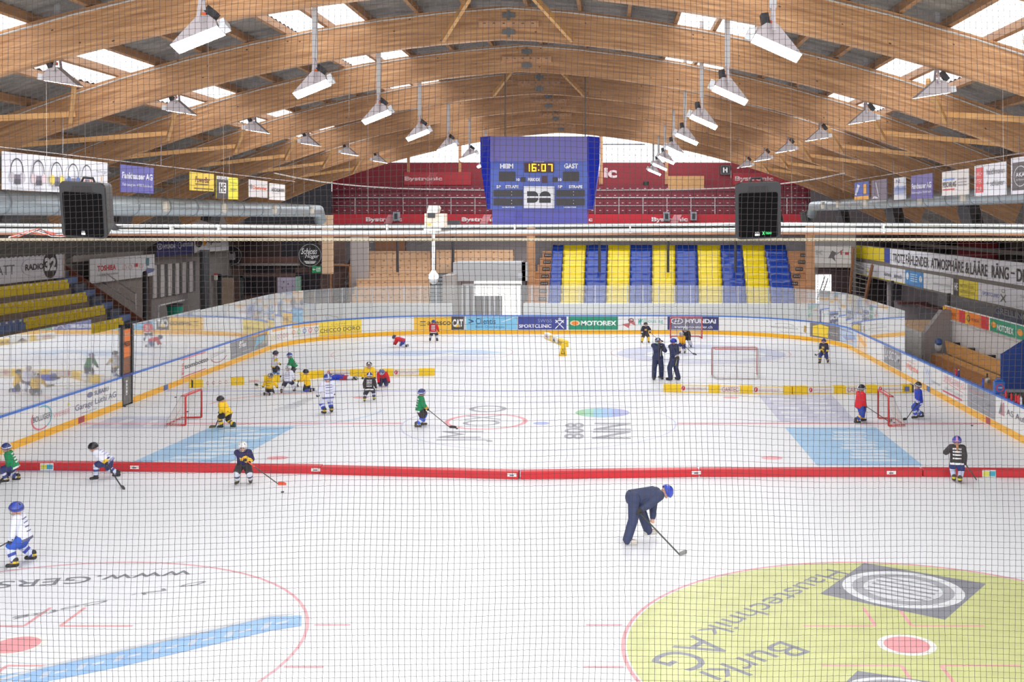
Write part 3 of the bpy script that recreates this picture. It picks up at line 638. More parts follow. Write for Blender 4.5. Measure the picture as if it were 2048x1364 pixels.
def stand(label, px0, px1, mat, i0=0, i1=8, name='seating_steps', left_slant=0, marks=None, facemat=None):
    t = thing(name, (xat((px0+px1)/2,71), 71, 1.6), label, 'stand')
    for i in range(i0, i1):
        Y = 70.9+i; z = 1.57+.42*i; x0 = xat(px0+left_slant*i, Y); x1 = xat(px1, Y)
        mb = MB(); mb.box(x0, x1, Y, Y+1.02, 0.2, z, mat)
        sg = Sign(mb, plane_F((x0, Y-.002, z-.30), (x1-x0,0,0), (0,0,.30), (0,-1,0)))
        mb.box(x0, x1, Y-.05, Y+.4, z-.02, z+.04, mat)
        if marks:
            n = int((x1-x0)/.52)
            for k in range(n): u = (k+.5)/n; sg.rect(u-.07/(x1-x0), .45, u+.07/(x1-x0), .6, marks)
        mb.build('step_row', t)
    return t
stand('tan stepped wooden seating left of the grey stairs at the far end', 700, 860, TAN, left_slant=4.3, marks=(130,100,80))
mbt = thing('seating_steps', (xat(960,77.5),77.5,3.5), 'upper tan wooden seat rows above the grey entrance block', 'stand')
for i in range(5, 8):
    Y = 70.9+i; z = 1.57+.42*i+.12; mb = MB(); mb.box(xat(872,Y), xat(1026,Y), Y+.03, Y+1.02, z-.7, z, TAN)
    sg = Sign(mb, plane_F((xat(872,Y), Y+.028, z-.35), (xat(1026,Y)-xat(872,Y),0,0), (0,0,.35), (0,-1,0)))
    for k in range(10): sg.rect(.05+.1*k-.012, .5, .05+.1*k+.012, .65, (130,100,80))
    mb.build('step_row', mbt)
st = thing('stairs', (xat(880,71),71,1.6), 'grey concrete stairs between the tan seating and the entrance', 'stairs')
for i in range(9):
    Y = 70.9+i*.5; z = 1.5+.21*i; mb = MB(); mb.box(xat(857,Y)+i*.03, xat(903,Y)+.05*i, Y, Y+.55, .2, z, M((160,164,168), .8)); mb.box(xat(857,Y)+i*.03, xat(903,Y)+.05*i, Y-.01, Y+.04, z-.03, z+.02, M((60,60,62), .8)); mb.build('stair_step', st)
ws = stand('brown timber stepped seating with small black row plates under the blue and yellow sheets', 1050, 1628, WOODW, left_slant=5)
for i in range(8):
    for px_ in (1083, 1608-5*(7-i)):
        Y = 70.9+i; z = 1.57+.42*i; mb = MB(); x_ = xat(px_+ (3 if px_ < 1200 else 0)*i*.6, Y); mb.box(x_-.24, x_+.24, Y-.06, Y-.02, z-.33, z-.12, M((40,38,38), .5))
        sg = Sign(mb, plane_F((x_-.2, Y-.061, z-.27), (.4,0,0), (0,0,.09), (0,-1,0))); sg.text('SINUS', 0, 0, 1, 1, (220,220,220)); mb.build('row_plate', ws)
BT = [1095.7,1120.6,1167.5,1212.3,1258.3,1303.7,1351.2,1398,1446.7,1494,1543,1592]; TP = [1105,1127,1172,1216,1261,1304.6,1350.6,1394.5,1440.5,1484,1528.7,1571.8]
cb = ['left edge', 'second from the left', 'third from the left', 'fourth from the left', 'fifth from the left', 'sixth from the left', 'seventh from the left', 'eighth from the left', 'ninth from the left', 'tenth from the left', 'right edge']
for k in range(11):
    blue = k % 2 == 0; prof = []
    for i in range(8):
        Y = 70.9+i; z = 1.57+.42*i
        prof += [(Y-.10, z-.34), (Y-.13, z-.05), (Y-.06, z+.085), (Y+.25, z+.07), (Y+.62, z+.08)]
    prof.append((78.8, 4.6)); prof.append((79.0, 4.95)); prof[0] = (70.815, 1.3); prof[1] = (70.81, 1.5)
    nx = 8; vs = []; fs = []; rng = random.Random(k)
    for j, (Y, z) in enumerate(prof):
        t = (Y-70.9)/8.1; x0 = xat(BT[k]+(TP[k]-BT[k])*t, Y)+.02; x1 = xat(BT[k+1]+(TP[k+1]-BT[k+1])*t, Y)-.02
        for i in range(nx+1):
            u = i/nx; vs.append((x0+(x1-x0)*u+.012*math.sin(j*2+k), Y-.015*math.sin(u*9+j+k)-(0 if j else 0), z+.012*math.sin(u*7+j*1.7+k*2)+rng.uniform(-.012,.012)))
    for j in range(len(prof)-1):
        for i in range(nx): fs.append((j*(nx+1)+i, j*(nx+1)+i+1, (j+1)*(nx+1)+i+1, (j+1)*(nx+1)+i))
    mb = MB(); mb.add(vs, fs, M((28,66,160), .22, coat=.3) if blue else M((236,208,22), .26, coat=.3))
    o = mb.build('tarpaulin', None, True); sm = o.modifiers.new('t', 'SOLIDIFY'); sm.thickness = .01
    tag(o, '%s glossy sheet over the far seating, %s of the stripes' % ('blue' if blue else 'yellow', cb[k]), 'tarpaulin', 'striped sheets on the far stand')
# gallery underside, back walls
wall('wall_back', xat(690,80), xat(1640,80), 79.6, 79.9, 0, 6.3, M((150,144,146), .8, noise=.08)); wall('ceiling', -21, 16, 79.5, 86, 6.1, 6.3, DGREY)
for px_ in (795, 906, 1199, 1336, 1471):
    mb = MB(); x_ = xat(px_, 74.5); mb.tube([(x_, 74.5, 3.3), (x_, 74.5, 6.25)], .09, M((60,60,66), .5), 8); struct(mb.build('column'))
wall('ceiling', xat(690,77.5), xat(1640,77.5), 77.5, 79.6, 6.26, 6.4, M((110,104,106), .8))
for px_ in (1062, 1620):
    wall('column', xat(px_-8,74), xat(px_+8,74), 73.8, 74.2, 1.5, 6.3, WOODW)
mb = MB(); mb.prism([(0,0),(2.4,1.75),(3.6,1.75),(3.6,1.3),(.5,0)], (xat(806,75), 75.6, zat(494,75.6)), (1,0,0), (0,0,1), (0,1,0), .4, DGREY); struct(mb.build('trim_2'))
# entrance block and doors
wall('wall_entrance', xat(906,73.5), xat(1056,73.5), 73.5, 76.5, zat(562,73.5), zat(525,73.5), M((196,196,198), .7, noise=.04))
wall('wall_entrance', xat(894,73), xat(912,73), 71, 76, 0, zat(548,73), M((186,178,172), .7))
er = thing('entrance_portal', (xat(975,74),74,0), 'white lit entrance portal with steel door frames beside the stairs', 'portal')
mb = MB(); mb.box(xat(948,78), xat(1050,78), 78, 78.1, 0, 3.2, emit((255,250,246), 1.15)); mb.build('daylight_opening', er)
mb = MB(); mb.box(xat(948,76), xat(1004,76), 76, 76.1, 0, zat(592,76), M((166,158,156), .6)); mb.build('side_panel', er)
for px_ in (925, 934, 948, 980, 989, 1043):
    mb = MB(); x_ = xat(px_, 74); mb.box(x_-.05, x_+.05, 73.8, 74, 0, zat(570 if px_ < 960 or px_ > 1000 else 592,74), M((232,232,236), .35)); mb.build('frame_post', er)
mb = MB(); mb.box(xat(925,74), xat(1043,74), 73.8, 73.9, zat(571,74), zat(567,74), M((232,232,236), .35)); mb.build('frame_rail', er)
wall('wall_entrance', xat(1045,74), xat(1052,74), 73.5, 79, 0, 4, DGREY); wall('wall_entrance', xat(908,76), xat(925,76), 75.5, 76, 0, zat(562,76), M((110,74,60), .7))
mb = MB(); mb.box(xat(1036,73), xat(1044,73), 73, 73.3, zat(556,73), zat(547,73), M((210,214,224), .4)); tag(mb.build('projector_box'), 'small pale box mounted above the entrance portal', 'box')
# ------------------------------------------------------------------ upper gallery with maroon seats
fa = MB(); fx0, fx1 = xat(660,80), xat(1626,80); fa.box(fx0, fx1, 79.8, 80, 6.28, 7.07, M((196,30,46), .5)); sg = Sign(fa, plane_F((fx0, 79.8, 6.28), (fx1-fx0,0,0), (0,0,.79), (0,-1,0)))
for px_ in (733, 924, 1113, 1303):
    u = (px_-660)/966; sg.text('Bystronic', u, .25, u+72/966, .72, (238,226,226), .04)
    for k in range(6): sg.line(u+(36+2.6*k)/966, .06, u+(46+2.6*k)/966, .94, .05, (226,150,156), 20)
tag(fa.build('gallery_fascia'), 'long red fascia with repeated white Bystronic lettering along the upper gallery', 'fascia')
rl = thing('gallery_railing', (-2.5,80.1,7.07), 'pale steel railing with posts on top of the red gallery fascia', 'railing'); rm = M((200,196,198), .4, .4)
mb = MB(); mb.tube([(xat(658,80.1),80.1,8.2),(xat(1626,80.1),80.1,8.2)], .035, rm); mb.build('top_rail', rl)
mb = MB(); mb.tube([(xat(658,80.1),80.1,7.65),(xat(1626,80.1),80.1,7.65)], .02, rm); mb.build('middle_rail', rl)
for k in range(21):
    mb = MB(); x_ = xat(662+48*k, 80.1); mb.tube([(x_,80.1,7.07),(x_,80.1,8.2)], .03, rm); mb.build('post', rl)
seatp = None; NS = 0
BENCH = thing('gallery_steps', (-2.5,82,6.3), 'maroon stepped floor of the upper gallery', 'steps')
rows_ = [(81.4, 7.55), (82.6, 8.1), (83.8, 8.66), (85.0, 9.2)]
for i, (Y, z) in enumerate(rows_):
    mb = MB(); mb.box(xat(664,Y), xat(1640,Y), Y-.1, min(Y+1.15, 85.9), 6.31, z-.45, MAROON); mb.build('step', BENCH)
proto = thing('folding_seat', (0,0,0), '', 'seat')
SM = M((124,28,46), .45)
mb = MB(); mb.box(-.8, .8, -.02, .06, -.45, -.02, SM); mb.box(-.78, .78, -.09, -.02, -.43, -.14, SM); mb.build('seat_back', proto)
mb = MB(); [mb.box(x_-.07, x_+.07, -.095, -.09, -.25, -.2, M((214,190,190), .5)) for x_ in (-.55, 0, .55)]; mb.build('number_plate', proto)
first = True
rown = ['lowest', 'second', 'third', 'top']
for i, (Y, z) in enumerate(rows_):
    n = 21
    for k in range(n):
        px_ = 690+k*45.0
        if px_ > 1610: continue
        if first: o = proto; first = False
        else:
            o = proto.copy(); C.objects.link(o)
            for ch in proto.children: c = ch.copy(); C.objects.link(c); c.parent = o
        o.location = (xat(px_, Y), Y, z); o['label'] = 'maroon numbered seat unit in the %s row of the upper gallery' % rown[i]; o['group'] = 'maroon seats, %s gallery row' % rown[i]
RED = M((140,30,42), .5, noise=.08, scale=.8)
wall('wall_gallery', xat(664,86), xat(1660,86), 86, 86.2, 6.3, zat(325,86), RED)
for a_, b_, c_, d_, e_, f_ in ((812, 942, 346, 366, 'Bystronic', 71),):
    b = banner('lettered_panel', 'red panel lettered Bystronic on the gallery wall left of the scoreboard', 'sign', (xat(808,85.8),85.8,zat(370,85.8)), (xat(942,85.8)-xat(808,85.8),0,0), (0,0,zat(344,85.8)-zat(370,85.8)), (0,-1,0), bgc=(178,40,50)); b.text('Bystronic', .01, .25, .57, .65, (222,190,190), .04); [b.line(.3+.02*k, .05, .4+.02*k, .95, .03, (200,120,126), 5) for k in range(6)]; b.fin()
mb = MB(); sg = Sign(mb, plane_F((xat(1080,85.95),85.95,zat(362,85.95)), (xat(1234,85.95)-xat(1080,85.95),0,0), (0,0,zat(334,85.95)-zat(362,85.95)), (0,-1,0))); sg.text('Bystronic', 0, 0, 1, 1, (228,206,206), .04); tag(mb.build('wall_lettering'), 'large white Bystronic lettering on the red gallery wall behind the scoreboard', 'lettering')
b = banner('lettered_panel', 'red panel lettered Bystronic at the gallery end behind the black loudspeaker', 'sign', (xat(1466,85.8),85.8,zat(370,85.8)), (5,0,0), (0,0,.9), (0,-1,0), bgc=(170,36,48)); b.text('Bystronic', .03, .25, .6, .72, (222,190,190), .04); b.fin()
b = banner('letter_sign', 'black square sign with a white letter H on the gallery wall', 'sign', (xat(1440,85.8),85.8,zat(350,85.8)), (.78,0,0), (0,0,.75), (0,-1,0), bgc=(34,32,34)); b.rect(.08,.08,.92,.92,(150,150,150)); b.rect(.11,.11,.89,.89,(34,32,34)); b.text('H',.28,.24,.72,.76,(236,236,236),.06); b.fin()
mb = MB(); mb.box(xat(1336,85), xat(1408,85), 84.9, 85.2, zat(379,85), zat(352,85), M((206,158,104), .7, noise=.08)); tag(mb.build('plywood_box'), 'pale plywood box standing in the upper gallery', 'box')
mb = MB(); mb.lathe([(.16,0),(.2,.5)], (xat(1292,85.5),85.5,zat(377,85.5)), M((30,60,52), .5)); tag(mb.build('waste_bin'), 'small dark green bin by the red gallery wall', 'bin')
mb = MB(); [mb.box(xat(1262,85.6)-.6+2.4*k, xat(1262,85.6)-.55+2.4*k, 85.5, 85.6, 9.2, zat(326,85.6), M((90,24,34), .6)) for k in range(0)]; 
# translucent gable glazing with timber posts, flat roof beyond
GAB = translucent('gable_sheet', (.98,.98,.98), .6)
wall('window_9', xat(700,86.3), xat(1660,86.3), 86.3, 86.32, zat(325,86.3), 14.1, GAB)
mb = MB(); BOLT = M((120,120,122), .5)
for r_ in range(6):
    for k in range(56): mb.box(-16.5+.44*k, -16.46+.44*k, 86.26, 86.28, 11.05+.42*r_, 11.09+.42*r_, BOLT)
struct(mb.build('trim_3'))
for px_, w_ in ((817,.1), (920,.1), (1202,.14), (1333,.12)): wall('column', xat(px_,86)-w_, xat(px_,86)+w_, 85.9, 86.2, 9.3, 14.1, WOODW)
wall('trim_4', xat(1204,86), xat(1290,86), 86.1, 86.2, 12.25, 12.32, DARK)
wall('roof', -24, -12, 61.2, 87, 14.1, 14.3, M((150,140,130), .8)); wall('roof', 9, 22, 61.2, 87, 14.1, 14.3, M((150,140,130), .8)); wall('window_40', -12, 9, 61.2, 87, 14.1, 14.12, GAB);  # middle strip: unseen skylight, added to brighten the far stands and gallery
wall('wall_left', -27.2, -27, 8, 87, -.05, 14, M((150,144,142), .8)); wall('wall_right', 22.8, 23, 8, 87, -.05, 14, M((150,144,142), .8))
wall('wall_corner', -27, xat(662,79.6), 79.6, 79.8, 0, 14, M((54,54,60), .8)); wall('wall_corner', xat(1622,79.6), 23, 79.6, 79.8, 0, 14, M((96,88,90), .8)); wall('wall_corner', 17.4, 20.5, 72, 72.3, 0, 2.9, M((186,178,182), .7, noise=.05)); wall('trim_18', 18, 19.8, 71.6, 72, 1.45, 1.6, M((130,70,70), .6)); wall('trim_18', 17.6, 18.2, 71.8, 72, 1.7, 2.9, M((74,70,78), .6))
# ------------------------------------------------------------------ far left corner: dark bar building with round signs
YB = 76.5
wall('wall_bar', xat(440,YB), xat(690,YB), YB, YB+.3, 0, 6.4, M((108,84,76), .7, noise=.15)); wall('trim_5', xat(440,YB), xat(690,YB), YB-.4, YB, zat(531,YB), zat(527,YB), M((150,142,138), .6)); wall('trim_5', xat(484,YB), xat(640,YB), YB-.06, YB, zat(524,YB), zat(514,YB), M((106,72,62), .7))
for i, (x0_, x1_) in enumerate(((486,522),(523,560),(563,599),(600,637))): wall('window_%d' % (10+i), xat(x0_,YB), xat(x1_,YB), YB-.05, YB, zat(513,YB), zat(481,YB), M((62,46,44) if i < 2 else (38,36,42), .3))
for i, (x0_, x1_, a_, b_) in enumerate(((488,551,531,545),(561,590,531,545),(488,552,554,590),(592,640,545,600))): wall('window_%d' % (14+i), xat(x0_,YB), xat(x1_,YB), YB-.05, YB, zat(b_,YB), zat(a_,YB), M((44,40,46), .3))
b = banner('round_sign', 'round black sign with white script Schloss Hoger on the bar building', 'sign', (xat(600,YB-.5), YB-.5, zat(530,YB)), (xat(640,YB)-xat(600,YB),0,0), (0,0,zat(490,YB)-zat(530,YB)), (0,-1,0), .05, (36,34,36)); b.disc(.5,.5,.6,.6,(36,34,36)); b.ring(.5,.5,.56,.56,.04,(190,190,190)); b.text('Schloss',.05,.55,.85,.85,(236,236,236),.02,.3); b.text('Hoger',.25,.3,.95,.56,(236,236,236),.02,.3); b.poly([(.2,.22),(.8,.22),(.72,.08),(.3,.08)],(220,220,220)); b.fin()
b = banner('round_sign', 'round black sign with a white castle on the bar building, partly behind the Alpinit banner', 'sign', (xat(446,YB-.5), YB-.5, zat(528,YB)), (1.15,0,0), (0,0,1.15), (0,-1,0), .05, (44,40,42)); b.disc(.5,.5,.6,.6,(44,40,42)); b.ring(.5,.5,.56,.56,.05,(180,178,178)); b.poly([(.3,.25),(.7,.25),(.72,.55),(.65,.75),(.6,.6),(.42,.6),(.38,.72),(.3,.5)],(160,156,158)); b.fin()
b = banner('exit_sign', 'green lit emergency exit sign below the round Schloss Hoger sign', 'sign', (xat(624,YB-.6), YB-.6, zat(545,YB)), (.6,0,0), (0,0,.45), (0,-1,0), .06, (30,160,90)); b.line(.08,.5,.4,.5,.1,(240,250,244),1.3); b.poly([(.05,.5),(.2,.7),(.2,.3)],(240,250,244)); b.rect(.5,.2,.92,.8,(240,250,244)); b.rect(.6,.3,.68,.7,(30,160,90)); b.rect(.76,.25,.84,.6,(30,160,90)); b.fin()
b = banner('direction_sign', 'small dark bar sign with white script next to the round sign', 'sign', (xat(640,YB-.3), YB-.3, zat(526,YB)), (.9,0,0), (0,0,.42), (0,-1,0), .05, (50,40,40)); b.text('Stube',.15,.3,.8,.75,(220,216,214),.01,.3); b.fin()
b = banner('noticeboard', 'pale lilac board dotted with dark marks in the far left corner', 'board', (xat(555,75), 75, -0.05), (xat(592,75)-xat(555,75),0,0), (0,0,zat(555,75)+.05), (0,-1,0), .06, (190,180,200)); [b.disc(.1+.8*((k*37) % 10)/10, .5+.045*k, .03, .02, (60,50,60), 6) for k in range(10)]; b.fin()
mb = MB(); mb.box(xat(593,75), xat(601,75), 74.8, 75.2, -.05, zat(553,75), M((150,190,170), .4)); tag(mb.build('vending_cabinet'), 'narrow greenish cabinet right of the lilac board', 'cabinet')
# staircase up to the gallery (dark, seen from below) and its door frame
st2 = thing('stairs', (xat(680,75),75,3), 'dark steel stairs rising to the gallery above the corner door frame', 'stairs')
for i in range(11): mb = MB(); Y = 76; x_ = xat(664+5.2*i,75); z_ = zat(600-11.5*i,75); mb.box(x_, x_+.75, 75.2, 76.3, z_-.04, z_+.02, M((120,122,126), .6)); mb.build('tread', st2)
mb = MB(); mb.prism([(xat(660,75),zat(602,75)),(xat(716,75),zat(480,75)),(xat(722,75),zat(480,75)),(xat(672,75),zat(602,75))], (0,75.1,0), (1,0,0), (0,0,1), (0,1,0), .08, M((80,52,40), .6)); mb.build('stringer', st2)
df = thing('door_frame', (xat(681,74),74,0), 'orange-brown timber door frame in front of the dark stairs', 'door frame')
for px_ in (662, 700): mb = MB(); mb.box(xat(px_-1.2,74), xat(px_+1.2,74), 73.9, 74.1, -.05, zat(530,74), M((170,116,74), .6)); mb.build('jamb', df)
mb = MB(); mb.box(xat(661,74), xat(701,74), 73.9, 74.1, zat(531.5,74), zat(529,74), M((170,116,74), .6)); mb.build('head', df)
wall('wall_corner', xat(700,74.5), xat(735,74.5), 74.6, 75, 0, zat(462,74.8), M((178,170,168), .7)); wall('trim_6', xat(728,75.5), xat(790,75.5), 79.2, 79.5, 3.2, 6.3, M((158,110,80), .7)); wall('column', xat(644,72), xat(664,72), 72, 72.4, 3.3, zat(430,72), TAN)
# doorway frame structure at left of bar
wall('door_1', xat(440,74), xat(466,74), 74, 74.1, .3, zat(556,74), M((196,170,146), .6))
wall('trim_7', xat(434,73), xat(441,73), 73, 73.2, .3, zat(548,73), M((56,60,58), .6)); wall('trim_7', xat(434,73), xat(500,73), 73, 73.2, zat(555,73), zat(551,73), M((66,70,68), .6)); wall('trim_7', xat(480,73), xat(485,73), 73, 73.2, .3, zat(548,73), M((66,70,68), .6))
mb = MB(); mb.box(xat(428,72.6), xat(433,72.6), 72.6, 72.8, zat(560,72.6), zat(550,72.6), M((236,228,214), .4)); mb.box(xat(428,72.6), xat(433,72.6), 72.6, 72.8, zat(550,72.6), zat(547,72.6), M((190,40,50), .4)); tag(mb.build('warning_lamp'), 'small white and red lamp on the dark door frame in the corner', 'lamp')
# ------------------------------------------------------------------ left stand
XL = -21.5; YE = 51.6; BROWN = M((150,134,118), .8, noise=.1)
YEL = M((240,210,28), .5, noise=.04); SLT = M((110,132,180), .5, noise=.08); SGR = M((92,98,110), .6)
ls = thing('stand_steps', (-23,46,0), 'brown concrete steps of the left stand', 'stand'); seat_rows = []
for i in range(5):
    x1 = XL-.8*i; z = 2.4+.56*i
    mb = MB(); mb.box(max(x1-.8, -24.95), x1, 22, YE+.4, 0, z-.42, BROWN); mb.build('step_row', ls)
pr = None
def seatL(): 
    t = thing('folding_seat', (0,0,0), '', 'seat'); mb = MB(); mb.box(-.06, 0, -.24, .24, -.44, 0, YEL); mb.box(0, .07, -.22, .22, -.42, -.16, YEL); mb.build('seat_back', t)
    mb = MB(); mb.box(0, .006, -.07, .07, -.10, -.02, M((236,230,220), .5)); mb.build('number_plate', t); return t
def dupl(p):
    o = p.copy(); C.objects.link(o)
    for ch in p.children: c = ch.copy(); C.objects.link(c); c.parent = o
    return o
py_ = seatL(); pb_ = seatL()
for ch in pb_.children:
    if 'seat_back' in ch.name: ch.data = ch.data.copy(); ch.data.materials[0] = SLT
fy = fb = True
for i in range(4):
    x1 = XL-.8*i; z = 2.4+.56*i; ystart = {0: 42.5, 1: 40.2, 2: 36.0, 3: 35.0}[i]
    blue_to = {0: 30, 1: 44.0, 2: 38.3, 3: 30}[i]; y = YE-.9; k = 0
    while y > ystart:
        if y > blue_to:
            o = py_ if fy else dupl(py_); fy = False; c_ = 'yellow'
        else:
            o = pb_ if fb else dupl(pb_); fb = False; c_ = 'blue'
        o.location = (x1+.02, y, z); o['label'] = '%s numbered seat in the %s row of the left stand' % (c_, ['lowest', 'second', 'third', 'highest'][i]); o['group'] = '%s seats, %s row of the left stand' % (c_, ['lowest', 'second', 'third', 'highest'][i])
        y -= .5
for i in range(10):
    x1 = XL-.4*i+.15; z = 2.15+.28*i; mb = MB(); mb.box(x1-.42, x1, YE-.3, YE+.9, .5, z, SLT if i % 2 else SGR); tag(mb.build('aisle_step'), 'padded blue-grey step of the aisle beside the left stand, %s' % ['lowest','second','third','fourth','fifth','sixth','seventh','eighth','ninth','topmost'][i], 'step', 'aisle steps of the left stand')
mb = MB(); mb.bar((XL+.3, YE+1.0, 1.9), (XL-4, YE+1.0, 4.9), .08, .4, M((128,70,46), .6)); struct(mb.build('trim_8'))
# stair hand rails
hr = thing('stair_handrail', (XL-1, YE+3, 3), 'pale steel hand rail running down beside the left stand', 'hand rail')
mb = MB(); mb.tube([at(158,510,58), at(272,588,53), at(272,620,53)], .03, rm); mb.build('rail', hr); mb = MB(); mb.tube([at(160,535,58), at(272,608,53)], .03, rm); mb.build('rail', hr)
mb = MB(); mb.tube([at(178,487,58), at(178,560,58)], .035, rm); mb.build('post', hr)
hr = thing('crowd_barrier', (XL, 56, 1), 'white tubular steel barrier behind the left glass, next to the green bin', 'barrier')
mb = MB(); mb.tube([at(316,640,56), at(316,612,56), at(368,600,60)], .045, M((226,226,226),.4)); mb.build('rail', hr); mb = MB(); mb.tube([at(343,604,58), at(343,612,58)], .04, M((226,226,226),.4)); mb.build('post', hr)
mb = MB(); p = at(350,640,58); mb.lathe([(.28,0),(.4,1.0)], (p.x,p.y,p.z-.3), M((36,170,140), .4)); b_ = tag(mb.build('waste_bin'), 'turquoise waste bin behind the left boards', 'bin'); mb = MB(); mb.lathe([(.43,0),(.42,.12)], (p.x,p.y,p.z+.7), DARK); mb.build('lid', b_)
mb = MB(); mb.tube([at(290,545,56), at(290,650,54)], .12, M((58,56,58),.6), 8); struct(mb.build('column')); mb = MB(); mb.tube([at(409,500,68), at(409,640,68)], .28, M((92,94,98),.4,.6), 10); struct(mb.build('column'))
wall('wall_left', -25.3, -25, 40, 79, 0, 6.9, M((138,130,126), .8, noise=.08)); wall('trim_9', -25, -24.6, 53, 61, 4.75, 5.2, M((170,162,156), .7)); 
wall('wall_left', -24.8, -24.5, 52.5, 61.3, 0, 3.9, M((150,138,130), .8)); wall('wall_left', -27, -24.3, 61, 61.3, 0, 4.6, M((98,82,74), .8))
for k in range(7): wall('window_%d' % (30+k), -24.95, -24.85, 61.8+1.1*k, 62.35+1.1*k, 2.4, 4.2, M((200,192,188), .6)); wall('trim_10', -24.96, -24.88, 62.4+1.1*k, 62.85+1.1*k, 2.4, 4.2, M((84,80,80), .6))
wall('ceiling', -25, -22.5, 52, 78, 5.75, 5.95, M((74,56,54), .8))
wall('wall_low', -21.3, -21.1, 20, 52, 0, 1.9, M((214,212,210), .6, noise=.04)); wall('wall_low', -21.1, -20.9, 52, 70, 0, 1.3, M((190,184,178), .6, noise=.05))
# player bench area behind the left glass
lb = thing('bench', (-19.2, 36, 0), 'long pale bench behind the left glass', 'bench'); mb = MB(); mb.box(-19.5,-19.1,24,40.5,.42,.48,TAN); mb.build('seat', lb)
for y_ in (25,29,33,37,40): mb = MB(); mb.box(-19.45,-19.15,y_-.04,y_+.04,0,.42,DGREY); mb.build('leg', lb)
# hanging and wall banners on the left
XH = -13.6
def zsc(z, q): return EYE+(z-EYE)*q
def hang(name, label, x0, x1, zt, zb, bgc, X=XH, inward=1, group=None):
    """banner in a plane along the rink; x0..x1 are where it shows in the picture"""
    if name == 'hanging_banner': zt, zb = zsc(zt, 13.6/18), zsc(zb, 13.6/18)
    ya, yb = X*FPX/(x0-VX), X*FPX/(x1-VX)
    b = banner(name, label, 'banner', (X, ya, zb), (0, yb-ya, 0), (0, 0, zt-zb), (inward, 0, 0), .02, bgc, group); b.L = abs(yb-ya); return b
b = hang('hanging_banner', 'long white hanging banner picturing five wire-handled baskets above the left stand', 5, 215, 8.76, 7.62, (236,238,246))
for k, (x_, c_) in enumerate(((.115,(200,196,206)),(.29,(226,206,212)),(.45,(246,216,90)),(.6,(84,110,160)),(.73,(220,180,170)))):
    b.ring(x_, .5, .055, .36, .12, (70,72,84), 0, 180); b.rect(x_-.055, .35, x_-.049, .5, (70,72,84)); b.rect(x_+.049, .35, x_+.055, .5, (70,72,84))
    b.disc(x_-.045, .34, .022, .14, c_); b.disc(x_+.045, .34, .022, .14, c_); b.rect(x_-.024, .16, x_+.024, .42, (120,112,128)); b.rect(x_-.024, .16, x_+.024, .3, (76,76,88))
    b.text(['Schwester','Nelke','Sonne','Enzian','Rose'][k], x_-.05, .03, x_+.05, .1, (170,170,182))
b.text('fischergarten', .82, .62, .985, .74, (96,100,112)); b.rect(.87, .4, .885, .56, (220,180,120)); b.fin()
b = hang('hanging_banner', 'purple-blue hanging banner lettered Fankhauser AG above the left stand', 241, 307, 8.76, 7.74, (84,84,172)); b.text('Fankhauser AG', .04, .5, .96, .74, (236,238,250), .03); b.text('Fahrzeugbau 4938 Rohrbach', .05, .2, .95, .34, (226,228,246), .01); b.fin()
b = hang('hanging_banner', 'yellow hanging banner lettered PowerBar', 380, 428, 8.78, 7.98, (248,216,58)); b.text('PowerBar', .2, .45, .82, .78, (120,30,30), .02, .2); b.line(.2,.36,.75,.36,.05,(60,30,30)); b.rect(.15,.1,.95,.15,(70,40,30)); b.fin()
b = hang('hanging_banner', 'half black, half yellow hanging banner with HE monogram', 433, 476, 8.72, 7.68, (236,228,40)); b.rect(0,0,.52,1,(56,52,54)); b.rect(.1,.25,.42,.72,(240,240,240)); b.text('HE',.14,.3,.38,.68,(56,52,54),.03); b.rect(0,.86,.52,1,(236,236,236)); b.text('ELEKTRO',.04,.88,.48,.97,(60,60,60)); b.text('hector',.6,.72,.95,.8,(60,90,60)); b.text('egger',.6,.4,.95,.5,(60,90,60)); b.fin()
b = hang('hanging_banner', 'white hanging banner with red lettering Daetwyler', 498, 535, 8.72, 7.84, (238,234,232)); b.text('Daetwyler', .2, .4, .96, .66, (236,96,50), .03); b.disc(.1,.6,.07,.14,(150,150,150)); b.fin()
b = hang('hanging_banner', 'white hanging banner lettered Aeschlimann beside the Daetwyler banner', 539, 570, 8.64, 7.76, (238,234,232)); b.text('AESCHLIMANN', .12, .5, .95, .74, (70,70,80), .02); b.text('Innenausbau AG', .15, .38, .7, .45, (130,130,140)); b.fin()
mb = MB(); mb.tube([(XH, 24.5, 8.36), (XH, 50, 8.36)], .012, rm, 5); [mb.tube([(XH, y_-.16, 8.34), (XH, y_-.13, soff(XH-APX)+.4)], .008, rm, 4) for y_ in ARCHY[2:6]]; tag(mb.build('banner_wire'), 'thin steel wire carrying the banners above the left stand', 'wire')
XW = -24.4
b = hang('wall_banner', 'white board lettered Schreinerei und Holzbau below the duct at the left', 8, 130, 7.16, 6.86, (226,222,224), -24.9); b.text('SCHREINEREI + HOLZBAU', .15, .2, .9, .75, (140,110,104), .01); b.fin()
b = hang('wall_banner', 'large white banner lettered Radio 32 at the back of the left stand', -90, 128, 5.32, 4.12, (230,228,236), XW); b.text('LATT', .30, .3, .5, .62, (96,96,102), .0); b.ring(.72,.5,.16,.36,.02,(90,90,96)); b.text('RADIO', .6, .38, .78, .6, (40,40,44), .03); b.disc(.85,.52,.075,.5,(44,42,44)); b.text('32', .79, .3, .91, .78, (236,236,240), .05); b.rect(.985,0,1,1,(220,196,176)); b.fin()
